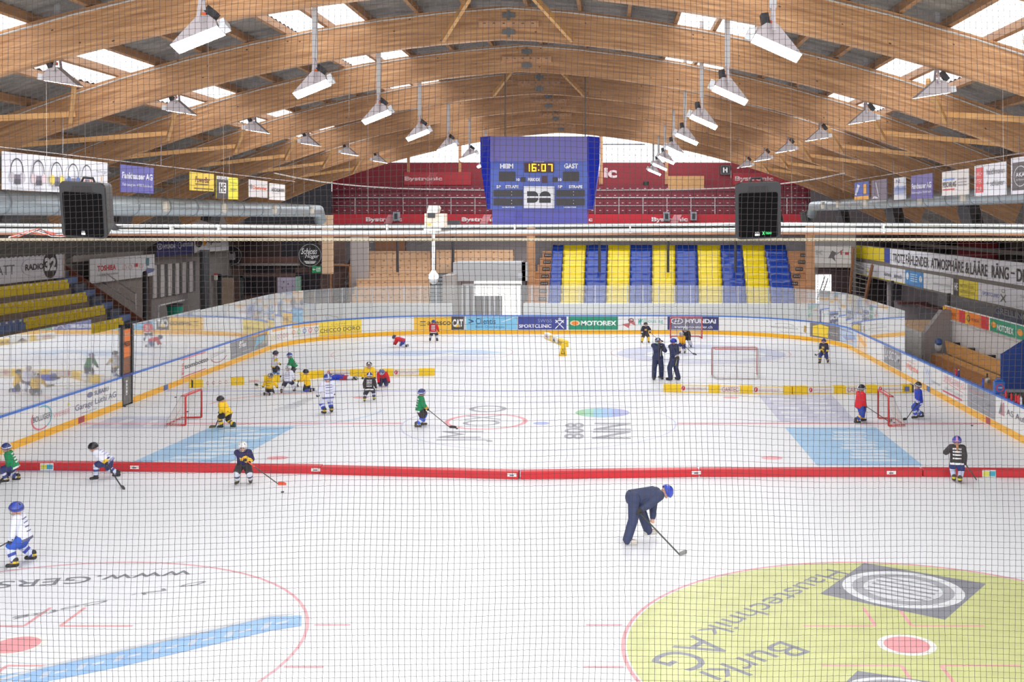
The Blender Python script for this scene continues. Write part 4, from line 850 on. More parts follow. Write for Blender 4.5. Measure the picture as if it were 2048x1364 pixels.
b = hang('wall_banner', 'white banner with red lettering Toshiba and product sketches behind the stair rail', 180, 309, 4.86, 3.72, (232,230,232), -24.2); b.text('TOSHIBA', .1, .46, .37, .7, (196,38,44), .04); b.text('Leading Innovation', .1, .24, .4, .36, (96,96,100)); [b.ring(.5+.09*k,.52,.03,.1,.15,(210,110,110)) for k in (0,1,3)]; b.rect(.66,.5,.71,.66,(204,50,54)); b.rect(.85,.5,.9,.86,(70,140,150)); b.poly([(.82,.1),(.98,.2),(.99,.34),(.86,.4)],(110,120,170)); b.fin()
b = hang('wall_banner', 'dark blue banner lettered Hyundai and Auto Studer under the pipes', 313, 387, 5.68, 4.72, (30,40,104), -24.2); b.ring(.08,.55,.07,.17,.2,(226,230,244)); b.line(.06,.4,.07,.7,.05,(226,230,244),5); b.line(.09,.4,.1,.7,.05,(226,230,244),5); b.line(.06,.52,.1,.58,.05,(226,230,244),5); b.text('HYUNDAI', .17, .4, .48, .66, (226,230,244), .03); b.line(.52,.15,.52,.9,.012,(150,156,196)); b.ring(.6,.56,.05,.2,.2,(226,230,244)); b.text('AUTO STUDER', .67, .45, .98, .68, (226,230,244), .02); b.fin()
b = hang('wall_banner', 'white banner lettered Alpinit with orange marks, next to the Hyundai banner', 389, 457, 5.75, 4.75, (228,226,228), -24.2); b.disc(.12,.6,.1,.3,(70,60,60)); b.disc(.28,.66,.05,.28,(240,160,50)); b.text('Alpinit', .3, .4, .75, .85, (40,38,42), .02, .15); b.text('GETRANKE', .35, .25, .75, .32, (130,130,130)); b.fin()
# ------------------------------------------------------------------ right side: gallery with the long fan banner
XR = 17.0
def rh(name, label, x0, x1, zt, zb, bgc, X=XR, cat='banner', group=None):
    ya, yb = X*FPX/(x0-VX), X*FPX/(x1-VX)
    b = banner(name, label, cat, (X, ya, zb), (0, yb-ya, 0), (0, 0, zt-zb), (-1, 0, 0), .02, bgc, group); b.ya, b.yb = ya, yb; return b
def U(b, X, px): y = X*FPX/(px-VX); return (y-b.ya)/(b.yb-b.ya)
wall('wall_gallery', XR+.02, XR+.3, 36, 81, 2.9, 4.95, M((120,112,104), .7, noise=.1)); wall('ceiling', XR+.3, 18.6, 34, 80, 2.9, 3.1, DGREY)
b = rh('fan_banner', 'plain yellow cloth at the far end of the right gallery rail', 1704, 1768, 4.92, 4.08, (240,214,34)); b.fin()
b = rh('fan_banner', 'narrow blue cloth between the yellow cloth and the white fan banner', 1768.5, 1779, 4.92, 4.08, (48,72,170)); b.fin()
b = rh('fan_banner', 'long white fan banner painted TROTZ FÄHLENDER ATMOSPHÄRE on the right gallery', 1780, 2190, 4.94, 4.0, (236,236,242)); K_ = (48,46,50)
for wd, a_, c_ in (('TROTZ',1786,1810),('FÄHLENDER',1812,1858),('ATMOSPHÄRE',1862,1928),('&',1931,1939),('LÄÄRE',1941,1976),('RÄNG',1984,2018),('-',2022,2030),('DR',2034,2056)):
    b.text(wd, U(b,XR,a_), .15 if wd != '-' else .45, U(b,XR,c_), .86 if 'Ä' in wd else (.72 if wd != '-' else .52), K_, .02)
b.fin()
b = rh('advert_board', 'white advertising strip with small logos below the fan banner', 1703, 1810, 3.82, 3.0, (228,228,234), XR-.02, 'sign'); b.rect(0,0,1,.06,(240,220,60)); b.rect(.32,.4,.36,.55,(230,214,60)); b.text('stampfli',.15,.42,.28,.56,(90,90,96)); b.text('gerüst',.42,.36,.52,.56,(170,176,176)); b.text('börtsch',.66,.3,.78,.6,(110,110,120),.02); b.text('börtsch',.83,.3,.95,.6,(110,110,120),.02); b.fin()
b = rh('advert_board', 'blue advertising board with white figures on the right gallery', 1811, 1846, 3.82, 3.0, (58,140,206), XR-.02, 'sign'); b.disc(.12,.6,.08,.25,(230,240,248)); b.disc(.88,.55,.08,.22,(230,240,248)); [b.rect(.3,.3+.15*k,.7,.36+.15*k,(200,226,244)) for k in range(4)]; b.fin()
b = rh('advert_board', 'white advertising board with a faint ring logo on the right gallery', 1847, 1906, 3.82, 3.0, (232,232,234), XR-.02, 'sign'); b.ring(.12,.6,.06,.2,.15,(190,190,196)); b.text('medizintechnik & haustechnik',.35,.4,.95,.55,(180,180,184)); b.fin()
b = rh('advert_board', 'yellow and black HE advertising board on the right gallery', 1907, 1955, 3.82, 3.0, (242,220,36), XR-.02, 'sign'); b.rect(0,0,.24,1,(44,42,44)); b.text('HE',.05,.3,.2,.75,(240,240,240),.03); b.text('HECTOR EGGER',.3,.56,.85,.74,(150,140,40)); b.text('GESAMTDIENSTLEISTUNG AG',.3,.24,.92,.4,(150,140,40)); b.fin()
b = rh('advert_board', 'white advertising board lettered Sportclinic with a dark figure on the right gallery', 1956, 2150, 3.82, 3.0, (228,228,234), XR-.02, 'sign'); b.text('SPORTCLINIC',.06,.36,.26,.56,(90,110,190),.01); b.ring(.31,.78,.02,.1,.3,(110,110,96)); b.line(.28,.2,.34,.6,.07,(96,96,84),7); b.line(.34,.2,.28,.6,.07,(96,96,84),7); b.text('Swiss',.5,.6,.58,.76,(150,150,160)); b.text('Olympic',.56,.3,.68,.44,(170,170,180)); b.fin()
# under and behind the right gallery
wall('wall_right', 20.5, 20.7, 36, 79, 0, 2.9, M((206,202,204), .8, noise=.05))
for y_, z_ in ((66,4.0),(55,3.5)): mb = MB(); mb.tube([(16.2,y_,0),(16.2,y_,3.2)], .09, M((56,52,54),.5), 8); struct(mb.build('column'))
wall('trim_11', 20.3, 20.5, 37, 52, 1.0, 2.6, M((110,130,180), .6)); wall('trim_11', 20.2, 20.3, 47, 50.5, 1.2, 2.9, M((226,210,60), .6))
hb = thing('bench', (19,62,1.2), 'dark shelf with bottles far under the right gallery', 'bench'); mb = MB(); mb.box(18.6,19.4,60,70,1.5,1.6,M((120,80,76),.6)); mb.build('seat', hb); mb = MB(); mb.box(18.7,18.9,60,70,0,1.5,DGREY); mb.build('leg', hb)
ap2 = MB(); ap2.box(13.9, 16.8, 50.9, 58.5, 0, 1.25, TAN); ap2.box(14.6, 16.8, 50.9, 58.5, 1.25, 1.62, TAN); ap2.box(13.75, 13.9, 50.9, 62, 0, 1.72, M((218,214,210), .6)); tag(ap2.build('penalty_box_steps'), 'tan wooden steps of the box behind the right boards', 'steps')
wall('wall_bench', 13.78, 15.0, 50.4, 50.9, 0, 1.75, M((150,144,142), .7)); mb = MB(); mb.prism([(0,0),(1.2,0),(1.2,1.0),(.75,1.0)], (13.8,50.4,1.75), (1,0,0), (0,0,1), (0,1,0), .5, M((150,144,142), .7)); struct(mb.build('wall_bench'))
wall('wall_bench', 14.98, 15.2, 36, 50.4, 0, 2.3, M((214,210,208), .7, noise=.03)); wall('trim_12', 14.9, 15.25, 36, 50.6, 2.28, 2.34, M((206,200,194), .5))
XB = 14.95
b = rh('advert_board', 'orange and red advertising board with a yellow G above the bench wall, nearer the corner', 1886, 1930, 2.86, 2.36, (244,140,50), XB, 'sign'); b.rect(.75,0,1,1,(226,60,64)); b.rect(0,0,.16,1,(250,190,50)); b.ring(.14,.5,.07,.28,.25,(70,50,30)); b.text('SPRUNG AG',.28,.35,.62,.6,(140,60,30)); b.fin()
b = rh('advert_board', 'second orange and red advertising board with a yellow G, beside the green board', 1931, 1977, 2.86, 2.36, (244,140,50), XB, 'sign'); b.rect(.7,0,1,1,(214,50,56)); b.rect(0,0,.16,1,(250,190,50)); b.ring(.14,.5,.07,.28,.25,(70,50,30)); b.text('SPRUNG AG',.28,.35,.62,.6,(140,60,30)); b.fin()
b = rh('advert_board', 'green advertising board lettered Motorex above the players bench', 1980, 2030, 2.86, 2.36, (24,150,110), XB, 'sign'); b.disc(.16,.55,.1,.24,(244,160,60)); b.text('MOTOREX',.3,.18,.95,.68,(240,246,242),.03); b.fin()
b = rh('advert_board', 'green advertising board with an orange mark at the picture edge', 2032, 2110, 2.86, 2.36, (24,150,110), XB, 'sign'); b.disc(.12,.5,.08,.24,(244,160,60)); b.fin()
wall('trim_13', XB+.02, XB+.08, 36, 51.5, 2.32, 2.9, M((240,240,238), .5))
b = rh('wall_banner', 'grey-blue banner lettered Grellinger high behind the green boards', 1990, 2100, 2.75, 2.0, (104,116,146), 18.5); b.text('GRELLINGER', .0, .3, .8, .7, (214,218,228), .02); b.fin()
# players bench, partition, bottles
pbn = thing('bench', (13.9,46,0), 'long varnished wooden players bench behind the right boards', 'bench'); OAK = M((216,164,96), .4, noise=.12, scale=2, stretch=(6,1,6)); OAK2 = M((176,122,72), .4, noise=.12, scale=2, stretch=(6,1,6))
mb = MB(); mb.obox((14.6,45.3,1.2), Vector((.04,0,.0)), Vector((0,4.6,0)), Vector((-.04,0,.28)), OAK); mb.build('backrest', pbn)
mb = MB(); mb.box(14.0,14.5,40.7,49.9,.86,.92,OAK); mb.build('seat', pbn); mb = MB(); mb.box(13.9,13.98,40.7,49.9,.4,.92,OAK2); mb.build('front_board', pbn); mb = MB(); mb.box(13.1,13.9,40.7,49.9,.3,.42,OAK2); mb.build('foot_platform', pbn)
for y_ in (42,44.5,47,49): mb = MB(); mb.box(14.6,14.9,y_-.03,y_+.03,1.3,1.5,DARK); mb.build('bracket', pbn)
pp = MB(); pp.prism([(0,0),(1.25,0),(1.25,2.35-.5),(.95,2.35-.5),(0,1.25)], (13.72,40.4,.75), (1,0,0), (0,0,1), (0,1,0), .08, M((20,62,140), .4)); pp.box(13.7,14.95,40.38,40.5,.68,.78,M((150,160,170),.5)); tag(pp.build('partition_panel'), 'dark blue slanted partition panel at the end of the players bench', 'panel')
mb = MB(); mb.box(14.55,14.95,40.1,40.38,1.75,2.0,M((206,196,180),.6)); tag(mb.build('control_box'), 'beige box on the dark blue partition panel', 'box')
dp = MB(); p = at(1878,688,50.2); dp.ell((p.x,50.3,p.z-.1), (.17,.12,.24), M((220,222,224),.35)); dp.ell((p.x,50.24,p.z+.08), (.16,.12,.16), M((60,100,170),.35)); tag(dp.build('towel_dispenser', None, True), 'white and blue dispenser on the wall above the bench', 'dispenser')
def bottle(px, c, cap, h, label, r=.037, off=.05):
    X = CX+HW+off; Y = X*FPX/(px-VX); t = thing('drinking_bottle', (X, Y, 1.1), label, 'bottle', 'bottles on the right boards')
    mb = MB(); mb.lathe([(r*.9,1.1),(r,1.12),(r,1.1+h*.5),(r*.85,1.1+h*.55),(r,1.1+h*.62),(r,1.1+h*.8),(r*.5,1.1+h*.88)], (X,Y,0), M(c,.35)); mb.build('bottle_body', t, True)
    mb = MB(); mb.lathe([(r*.6,1.1+h*.87),(r*.6,1.1+h*.93),(r*.25,1.1+h)], (X,Y,0), M(cap,.4)); mb.build('cap', t, True)
bottle(1912.5, (220,40,60), (40,60,160), .28, 'red bottle with blue cap on the right boards, left of the white-capped one')
bottle(1917.5, (40,40,130), (236,236,240), .26, 'dark blue bottle with white cap on the right boards')
bottle(1966, (40,80,200), (40,70,190), .32, 'tall blue bottle beside the jerrycan on the right boards')
bottle(2012, (224,40,52), (224,60,60), .24, 'red bottle just right of the blue jerrycan')
bottle(2023, (214,36,50), (200,30,40), .24, 'red bottle, second right of the jerrycan')
bottle(2032, (214,36,50), (70,160,80), .28, 'red bottle with green cap near the picture edge')
bottle(2037, (220,60,70), (210,40,50), .28, 'red bottle touching the white can')
bottle(2042, (226,226,230), (190,190,196), .26, 'white bottle at the right end of the row')
Xj = 12.62; Yj = Xj*FPX/(1998-VX); jc = thing('jerrycan', (Xj,Yj,1.1), 'blue plastic jerrycan with a round label on the right boards', 'jerrycan')
mb = MB(); mb.box(Xj-.17,Xj+.17,Yj-.1,Yj+.1,1.1,1.5,M((36,104,190),.4)); mb.box(Xj-.13,Xj+.13,Yj-.08,Yj+.08,1.5,1.55,M((36,104,190),.4)); o_ = mb.build('can_body', jc); bv = o_.modifiers.new('b','BEVEL'); bv.width = .03; bv.segments = 2
mb = MB(); mb.tube([(Xj-.1,Yj,1.53),(Xj-.1,Yj,1.6),(Xj+.06,Yj,1.6),(Xj+.06,Yj,1.53)], .014, M((30,90,180),.4)); mb.build('handle', jc)
mb = MB(); sg = Sign(mb, plane_F((Xj-.13,Yj-.102,1.16), (.26,0,0), (0,0,.26), (0,-1,0))); sg.ring(.5,.5,.5,.5,.25,(214,60,80)); sg.text('CLEAN',.22,.4,.78,.62,(230,236,244),.02); mb.build('label_disc', jc)
fh = thing('fan_heater', (xat(1977,42.2), 42.2, 1.1), 'round white lamp head on a short stand behind the right boards', 'lamp'); mb = MB(); p = at(1977,762,42.2); mb.ell(p, (.13,.14,.13), M((206,200,190),.4)); mb.build('head', fh, True); mb = MB(); mb.ell(p+Vector((-.02,-.12,0)), (.07,.04,.07), M((120,110,104),.4)); mb.build('lens', fh, True); mb = MB(); mb.tube([p+Vector((-.05,0,-.1)), Vector((p.x-.05,p.y,1.1))], .03, M((90,84,76),.5)); mb.build('stand', fh)
# far right corner: white banner, passage with bright door, timber stairs
wall('wall_corner', xat(1628,77), xat(1712,77), 77, 77.2, 0, 6.3, M((150,146,144), .7)); 
b = banner('wall_banner', 'white banner with a hockey player drawing in the far right corner', 'banner', (xat(1626,76.5),76.5,zat(527,76.5)), (xat(1702,76.5)-xat(1626,76.5),0,0), (0,0,zat(492,76.5)-zat(527,76.5)), (0,-1,0), .05, (220,216,214)); b.poly([(.4,.3),(.5,.75),(.62,.6),(.56,.4),(.6,.1),(.5,.3)],(110,100,104)); b.line(.6,.5,.8,.8,.04,(120,110,114),2); b.rect(.72,.5,.76,.75,(190,60,60)); b.rect(.84,.5,.94,.65,(190,70,70)); b.text('EHC',.08,.5,.25,.75,(150,150,150)); b.fin()
wall('wall_corner', xat(1622,76.2), xat(1704,76.2), 76.2, 76.5, zat(535,76.2), zat(527,76.2), M((196,190,184), .7)); wall('wall_corner', xat(1636,76.9), xat(1704,76.9), 76.7, 76.9, 0, zat(536,76.9), M((62,44,48), .7))
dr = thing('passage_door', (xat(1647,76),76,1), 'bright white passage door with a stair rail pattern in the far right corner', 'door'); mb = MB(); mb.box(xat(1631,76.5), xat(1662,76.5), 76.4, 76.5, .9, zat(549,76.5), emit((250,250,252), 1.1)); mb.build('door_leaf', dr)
mb = MB(); [mb.bar(at(1634,604-5*k,76.3), at(1656,604-5*k,76.3), .04, .03, STEEL) for k in range(9)]; mb.bar(at(1634,600,76.3), at(1650,552,76.3), .05, .05, DARK); mb.bar(at(1640,604,76.3), at(1656,556,76.3), .05, .05, DARK); mb.build('stair_rail', dr)
ts = thing('timber_stairs', (xat(1715,72),72,1), 'brown timber stairs leading up to the right gallery', 'stairs')
for a_, c_ in (((1700,585),(1707,496)), ((1730,600),(1745,530))): mb = MB(); mb.bar(at(*a_,74), at(*c_,73), .12, .22, M((150,100,64),.6)); mb.build('stringer', ts)
for k in range(8): mb = MB(); mb.bar(at(1702+1.2*k,590-9*k,74), at(1732+1.6*k,594-8*k,74), .1, .04, M((170,160,150),.5)); mb.build('tread', ts)
# upper right gallery: slanted dark panels and white letters under the duct
wall('wall_right', 20.8, 21.0, 36, 80, 3.1, 9.5, M((138,124,116), .8, noise=.1))
for k, (px_, lt) in enumerate(((1756,'f'),(1822,'G'),(1914,'G'),(2040,'G'))):
    X = 20.77; y_ = X*FPX/(px_-VX); b = banner('letter_sign', ['black panel with a white mark, farthest under the right duct','black panel with a white G between the purple and white banners','black panel with a white G below the white and red banner','black panel with a white G at the picture edge'][k], 'sign', (X, y_+1.6, 7.15), (0,-3.2,0), (0,0,1.0), (-1,0,0), .05, (30,30,34)); b.ring(.5,.5,.46,.44,.03,(170,170,174)); b.text(lt,.36,.25,.62,.8,(232,232,236),.04); b.fin()
for k, y_ in enumerate((48,54,61,68)): mb = MB(); mb.bar((20.2,y_-3,7.2), (20.2,y_+3.5,4.4), .12, .9, M((40,38,42),.7)); struct(mb.build('trim_14'))
b = banner('exit_sign', 'green exit sign below the duct on the right gallery', 'sign', (19.8,51,6.55), (0,-.9,0), (0,0,.3), (-1,0,0), .05, (30,140,80)); b.text('EXIT',.1,.2,.55,.8,(236,246,240)); b.poly([(.65,.5),(.9,.8),(.9,.2)],(236,246,240)); b.fin()
wall('trim_15', 20.3, 20.6, 36, 47, 5.2, 6.6, M((206,200,198), .6)); wall('trim_15', 20.3, 20.6, 56, 70, 5.9, 6.5, M((198,192,190), .6)); wall('trim_16', 20.1, 20.4, 40, 54, 4.55, 4.75, M((160,30,40), .6)); wall('trim_16', 19.9, 20.2, 60, 66, 4.6, 5.5, M((160,30,40), .6))
wall('trim_17', 19.6, 19.9, 36, 80, 5.0, 5.2, M((190,180,172), .7)); wall('roof', 17.2, 20.8, 36, 80, 5.85, 5.95, M((84,70,64), .8))
# hanging banners on the right
XG = 10.2
def hr_(label, x0, x1, zt, zb, bgc):
    return rh('hanging_banner', label, x0, x1, zsc(zt, 10.2/13.2), zsc(zb, 10.2/13.2), bgc, XG)
b = hr_('small blue and orange hanging banner, farthest in the right row', 1709, 1738, 8.68, 7.74, (62,96,188)); b.rect(0,0,1,.2,(240,176,70)); b.poly([(.05,.3),(.2,.9),(.4,.8),(.15,.25)],(230,234,244)); b.rect(.65,.3,.85,.85,(240,176,70)); b.fin()
b = hr_('crumpled dark lilac hanging banner, second in the right row', 1743, 1774, 8.66, 7.7, (112,104,124)); b.poly([(.05,.05),(.2,.2),(.5,.05)],(226,226,232)); b.line(.3,.9,.5,.1,.06,(200,198,210)); b.fin()
b = hr_('white hanging banner with a blue mountain print on the right', 1788, 1811, 8.62, 7.62, (216,220,228)); b.rect(0,.25,1,.6,(150,166,202)); b.poly([(0,.4),(.3,.65),(.6,.5),(1,.62),(1,.4)],(110,130,184)); b.text('N',.2,.75,.5,.92,(120,124,140)); b.fin()
b = hr_('purple hanging banner lettered Fankhauser AG on the right', 1822, 1865, 8.62, 7.6, (92,84,160)); b.text('Fankhauser AG', .05, .42, .95, .66, (232,234,246), .03); b.text('Fahrzeugbau Rohrbach', .05, .2, .95, .32, (222,224,240), .01); b.fin()
b = hr_('white hanging banner with blue and red stripes and small print on the right', 1884, 1937, 8.6, 7.65, (228,224,222)); b.rect(.05,.62,.5,.7,(110,160,220)); b.rect(.05,.22,.5,.28,(226,70,70)); b.text('PESCAR AG', .04, .34, .56, .56, (60,56,60), .02); [b.rect(.62,.36+.12*k,.95,.4+.12*k,(150,146,150)) for k in range(3)]; b.fin()
b = hr_('white hanging banner with a red block and thin lettering haldimann + schärer on the right', 1949, 2012, 8.66, 7.55, (230,232,240)); b.rect(.05,.12,.3,.92,(226,60,62))
for k, t_ in enumerate(('ARCH','ITEK','TUR')): b.text(t_, .08, .65-.25*k, .27, .8-.25*k, (250,200,200), .01)
b.text('haldimann', .42, .66, .97, .84, (80,80,86)); b.text('+ schärer', .42, .3, .97, .48, (80,80,86)); b.fin()
b = hr_('white and dark hanging banner with an oval AKA logo at the picture edge', 2022, 2090, 8.74, 7.55, (224,222,232)); b.rect(.05,.1,.6,.86,(64,58,64)); b.ring(.3,.48,.2,.28,.06,(220,220,226)); b.text('AKA', .16, .46, .44, .58, (226,226,232), .02); b.text('raiffeisen', .18, .36, .42, .42, (200,200,206)); b.fin()
mb = MB(); mb.tube([(XG, 26, 8.38), (XG, 50, 8.36)], .012, rm, 5); [mb.tube([(XG, y_-.16, 8.36), (XG, y_-.13, soff(XG-APX)+.4)], .008, rm, 4) for y_ in ARCHY[2:6]]; tag(mb.build('banner_wire'), 'thin steel wire carrying the banners above the right boards', 'wire')
# ventilation ducts
def duct(label, X, Z, r, y0, y1, noz, nside):
    t = thing('ventilation_duct', (X,(y0+y1)/2,Z), label, 'duct'); DM = M((168,182,188), .35, .45, noise=.06, scale=1)
    mb = MB(); n = int((y1-y0)/2.5); mb.tube([(X, y0+(y1-y0)*i/n, Z) for i in range(n+1)]+[(X-nside*.3*0, y1+.5, Z-.5)], r, DM, 16); mb.build('duct_pipe', t, True)
    for i in range(n): y = y0+(y1-y0)*i/n; mb = MB(); mb.tube([(X,y-.04,Z),(X,y+.04,Z)], r*1.04, M((140,150,156), .4, .5), 16); mb.build('joint_ring', t, True)
    for y in noz: mb = MB(); mb.tube([(X+nside*r*.7,y,Z), (X+nside*(r+.10),y,Z)], .18, M((226,218,202), .5), 12); mb.build('air_nozzle', t, True)
    for y in np.arange(y0+3, y1, 6.3): mb = MB(); mb.tube([(X,y,Z+r),(X,y,rz(X-APX)+.05)], .012, STEEL, 4); mb.build('hanger', t)
duct('large grey ventilation duct with pale nozzles above the left stand', -15.0, 7.15, .31, 18, 59.5, (38.2,44,50.6,57), 1)
duct('grey ventilation duct with pale nozzles above the right gallery', 11.4, 7.44, .26, 20, 64.5, (41.2,36.2,50,56,60), -1)
# ------------------------------------------------------------------ pipes, loudspeakers and camera hung across the near end
def pipe(y, z0, r, mat, name, label, cat='pipe', ribs=0):
    mb = MB(); n = 24; mb.tube([(-10+18*i/n, y, z0+.012*math.sin(i*.5)) for i in range(n+1)], r, mat, 8); tag(mb.build(name, None, True), label, cat)
CHR = M((206,208,206), .25, .75); YP = 11.8
pipe(YP, zat(451,YP), .018, CHR, 'net_support_pipe', 'upper bright steel pipe crossing the whole picture in front of the gallery')
pipe(YP-.05, zat(462,YP), .023, CHR, 'net_support_pipe', 'lower thick bright steel pipe crossing the picture just under the first')
pipe(YP+.4, zat(468,YP), .022, M((150,104,76),.6,noise=.3), 'wooden_batten', 'thin brown batten running behind the bright steel pipes', 'batten')
mb = MB(); zc = zat(478,YP); mb.box(-10,8,YP-.35,YP-.31,zc-.012,zc+.014,M((170,158,132),.6)); [mb.box(-10+.04*k,-9.984+.04*k,YP-.355,YP-.35,zc-.016,zc-.004,M((120,110,92),.7)) for k in range(450)]; tag(mb.build('toothed_rail'), 'beige toothed rail crossing the picture below the steel pipes', 'rail')
for px_ in (345,440,775,1030,1260,1765): mb = MB(); x_ = xat(px_,YP); mb.box(x_-.007,x_+.007,YP-.06,YP+.02,zat(466,YP),zat(449,YP),M((226,226,222),.4)); tag(mb.build('pipe_clamp'), 'small white clamp joining the two steel pipes', 'clamp', 'clamps on the steel pipes')
def pa(px, w_, y0_, y1_, label, tilt, brand):
    Y = 11.05; k = Y/FPX; cx_ = xat(px,Y); H_ = (y1_-y0_)*k; cz = zat((y0_+y1_)/2,Y); W_ = w_*k/2
    t = thing('loudspeaker', (cx_,Y,cz), label, 'loudspeaker'); R = Matrix.Rotation(tilt, 3, 'Y') @ Matrix.Rotation(math.radians(14), 3, 'X'); o = Vector((cx_,Y,cz))
    def P(x, y, z): return o+R @ Vector((x, y, z))
    def shell(pts, y0, y1, mat, name, sc=.8):
        A = [P(x,y0,z) for x,z in pts]; B = [P(x*sc,y1,z*sc) for x,z in pts]; n = len(pts); mb = MB(); mb.add(A+B, [tuple(range(n)), tuple(range(2*n-1,n-1,-1))]+[(i,n+i,n+(i+1)%n,(i+1)%n) for i in range(n)], mat); return mb.build(name, t)
    def rr(w2, h2, c, wt=1.0):
        pts = []
        for (sx, sz, a0) in ((1,1,0),(-1,1,90),(-1,-1,180),(1,-1,270)):
            ww = w2*(wt if sz > 0 else 1)
            for a in (0,30,60,90): a_ = math.radians(a0+a); pts.append((sx*(ww-c)+c*math.cos(a_), sz*(h2-c)+c*math.sin(a_)))
        return pts
    BK = M((20,19,20), .5, noise=.1); h2 = H_/2*.93
    ob_ = shell(rr(W_, h2, .05), 0, .24, BK, 'cabinet', .8); 
    shell([(p[0],p[1]) for p in rr(W_*.98,h2*.98,.05)], -.02, 0, M((30,29,30), .5), 'front_baffle', 1.02)
    shell([(p[0],p[1]-h2*.13*1.1) for p in rr(W_*.84,h2*.78,.02)], -.03, -.015, M((7,6,7), .9, spec=.1), 'grille', 1.0)
    mb = MB(); mb.add([P(x,-.022,z) for x,z in ((-W_*.55,h2*.45),(W_*.55,h2*.45),(W_*.4,h2*.86),(-W_*.4,h2*.86))], [(0,1,2,3)], M((24,18,18),.6)); mb.build('horn_mouth', t)
    mb = MB(); sg = Sign(mb, lambda a,b,off: P(-W_*.1+a*W_*.6, -.032-off*.5, -h2*.86+b*h2*.16)); brand(sg); mb.build('badge', t)
    mb = MB(); a = P(-W_*.3,.12,h2*.86); b2 = P(W_*.3,.12,h2*.86); mb.tube([a, a+Vector((.02,0,.05)), b2+Vector((-.02,0,.05)), b2], .012, BK); mb.build('handle', t)
    mb = MB(); mb.bar(P(0,.2,0), (cx_,YP,zat(462,YP)), .06, .03, DARK); mb.build('bracket', t)
pa(168, 92, 358, 482, 'black loudspeaker with white badge hung on the pipes above the left stand', math.radians(3), lambda s: (s.rect(0,0,.28,.5,(226,226,222)), s.text('AUDIO',.02,.6,.26,.9,(214,214,210))))
pa(1516, 92, 358, 484, 'black loudspeaker with green X-lite badge hung on the pipes before the far stand', math.radians(-2), lambda s: (s.rect(-.1,0,.25,.45,(200,200,196)), s.text('KLING',-.08,.6,.24,.9,(200,200,196)), s.text('X',.42,.2,.62,.95,(60,230,110),.06), s.text('TREAM',.66,.3,1.1,.85,(40,200,100),.03)))
cb_ = thing('cable_bundle', at(115,462,YP), 'tangle of red and white cables beside the left loudspeaker', 'cables')
for k in range(7):
    rg = random.Random(k); pts = [at(20+q*20+rg.uniform(-4,4), 474-16*math.sin(min(1,q/5)*2.6)*rg.uniform(.1,1)+rg.uniform(-2,2), YP-.4-.02*k) for q in range(9)]; mb = MB(); mb.tube(pts, .004, M(((214,80,50),(230,228,224),(60,56,56))[k % 3],.5), 5); mb.build('cable', cb_)
cm = thing('camera_housing', at(868,435,11.6), 'beige camera box with a white drop pole and dome camera on the pipes', 'camera'); BG = M((222,204,184), .5); YC_ = 11.55; W8 = M((236,236,230), .35)
mb = MB(); mb.box(xat(849,YC_),xat(890,YC_),YC_,YC_+.16,zat(454,YC_),zat(427,YC_),BG); sg = Sign(mb, plane_F((xat(853,YC_),YC_,zat(452,YC_)), (.055,0,0), (0,0,.03), (0,-1,0))); sg.text('NK',0,0,1,1,(190,180,40),.02); mb.build('box', cm)
mb = MB(); mb.prism([(0,0),(.1,0),(.115,.05),(.1,.075),(.02,.075)], (xat(855,YC_),YC_-.05,zat(426,YC_)), (1,0,0), (0,0,1), (0,1,0), .2, M((214,206,196),.5)); mb.box(xat(857,YC_),xat(872,YC_),YC_-.07,YC_-.05,zat(436,YC_),zat(426,YC_),DARK); mb.build('upper_camera', cm)
mb = MB(); mb.box(xat(848,YC_),xat(880,YC_),YC_-.02,YC_+.1,zat(462,YC_),zat(457,YC_),W8); xm = xat(866,YC_); mb.lathe([(.016,zat(540,YC_)),(.016,zat(466,YC_)),(.03,zat(461,YC_))], (xm,YC_+.03,0), W8); mb.build('drop_pole', cm, True)
mb = MB(); z0_ = zat(570,YC_); mb.lathe([(.045,z0_+.055),(.054,z0_+.075),(.052,z0_+.1),(.03,z0_+.125),(.018,z0_+.15)], (xm,YC_+.03,0), W8); mb.build('dome_body', cm, True); mb = MB(); mb.ell((xm,YC_+.03,z0_+.055), (.047,.047,.05), M((150,150,150),.1,coat=1)); mb.build('dome', cm, True)
# line-array style speakers along the sides
for X_, lst, side in ((11.95, ((1941,433,38,50),(1790,434,32,40),(1685,434,24,33),(1612,436,17,27),(1557,437,13,22)), -1), (-16.0, ((17,415,42,56),(245,425,36,40),(424,427,34,36)), 1)):
    for i, (px_, py2, w_, h_) in enumerate(lst):
        X_ = 11.0 if i == 4 else X_; Y = X_*FPX/(px_-VX); k = Y/FPX; z_ = zat(py2,Y); H_ = h_*k/2; t = thing('column_speaker', (X_,Y,z_), 'grey column loudspeaker aimed at the ice, %s of the %s row' % (['nearest','second','third','fourth','fifth'][i], 'right' if X_ > 0 else 'left'), 'loudspeaker', 'column loudspeakers %s' % ('right' if X_ > 0 else 'left'))
        R = Matrix.Rotation(side*.25, 3, 'Y') @ Matrix.Rotation(side*-.5, 3, 'Z'); D_ = w_*k/2*.8
        mb = MB(); mb.obox((X_,Y,z_), R @ Vector((D_,0,0)), R @ Vector((0,.25,0)), R @ Vector((0,0,H_)), M((66,64,66),.6,noise=.2)); mb.build('cabinet', t)
        mb = MB(); mb.obox(Vector((X_,Y,z_))+R @ Vector((0,-.26,-H_*.2)), R @ Vector((D_*.35,0,0)), R @ Vector((0,.02,0)), R @ Vector((0,0,H_*.3)), M((26,24,26),.6)); mb.build('connector_panel', t)
        mb = MB(); mb.tube([(X_,Y,z_+H_*.9),(X_,Y,soff(X_-APX)+.1)], .015, STEEL, 4); mb.build('hanging_rod', t)
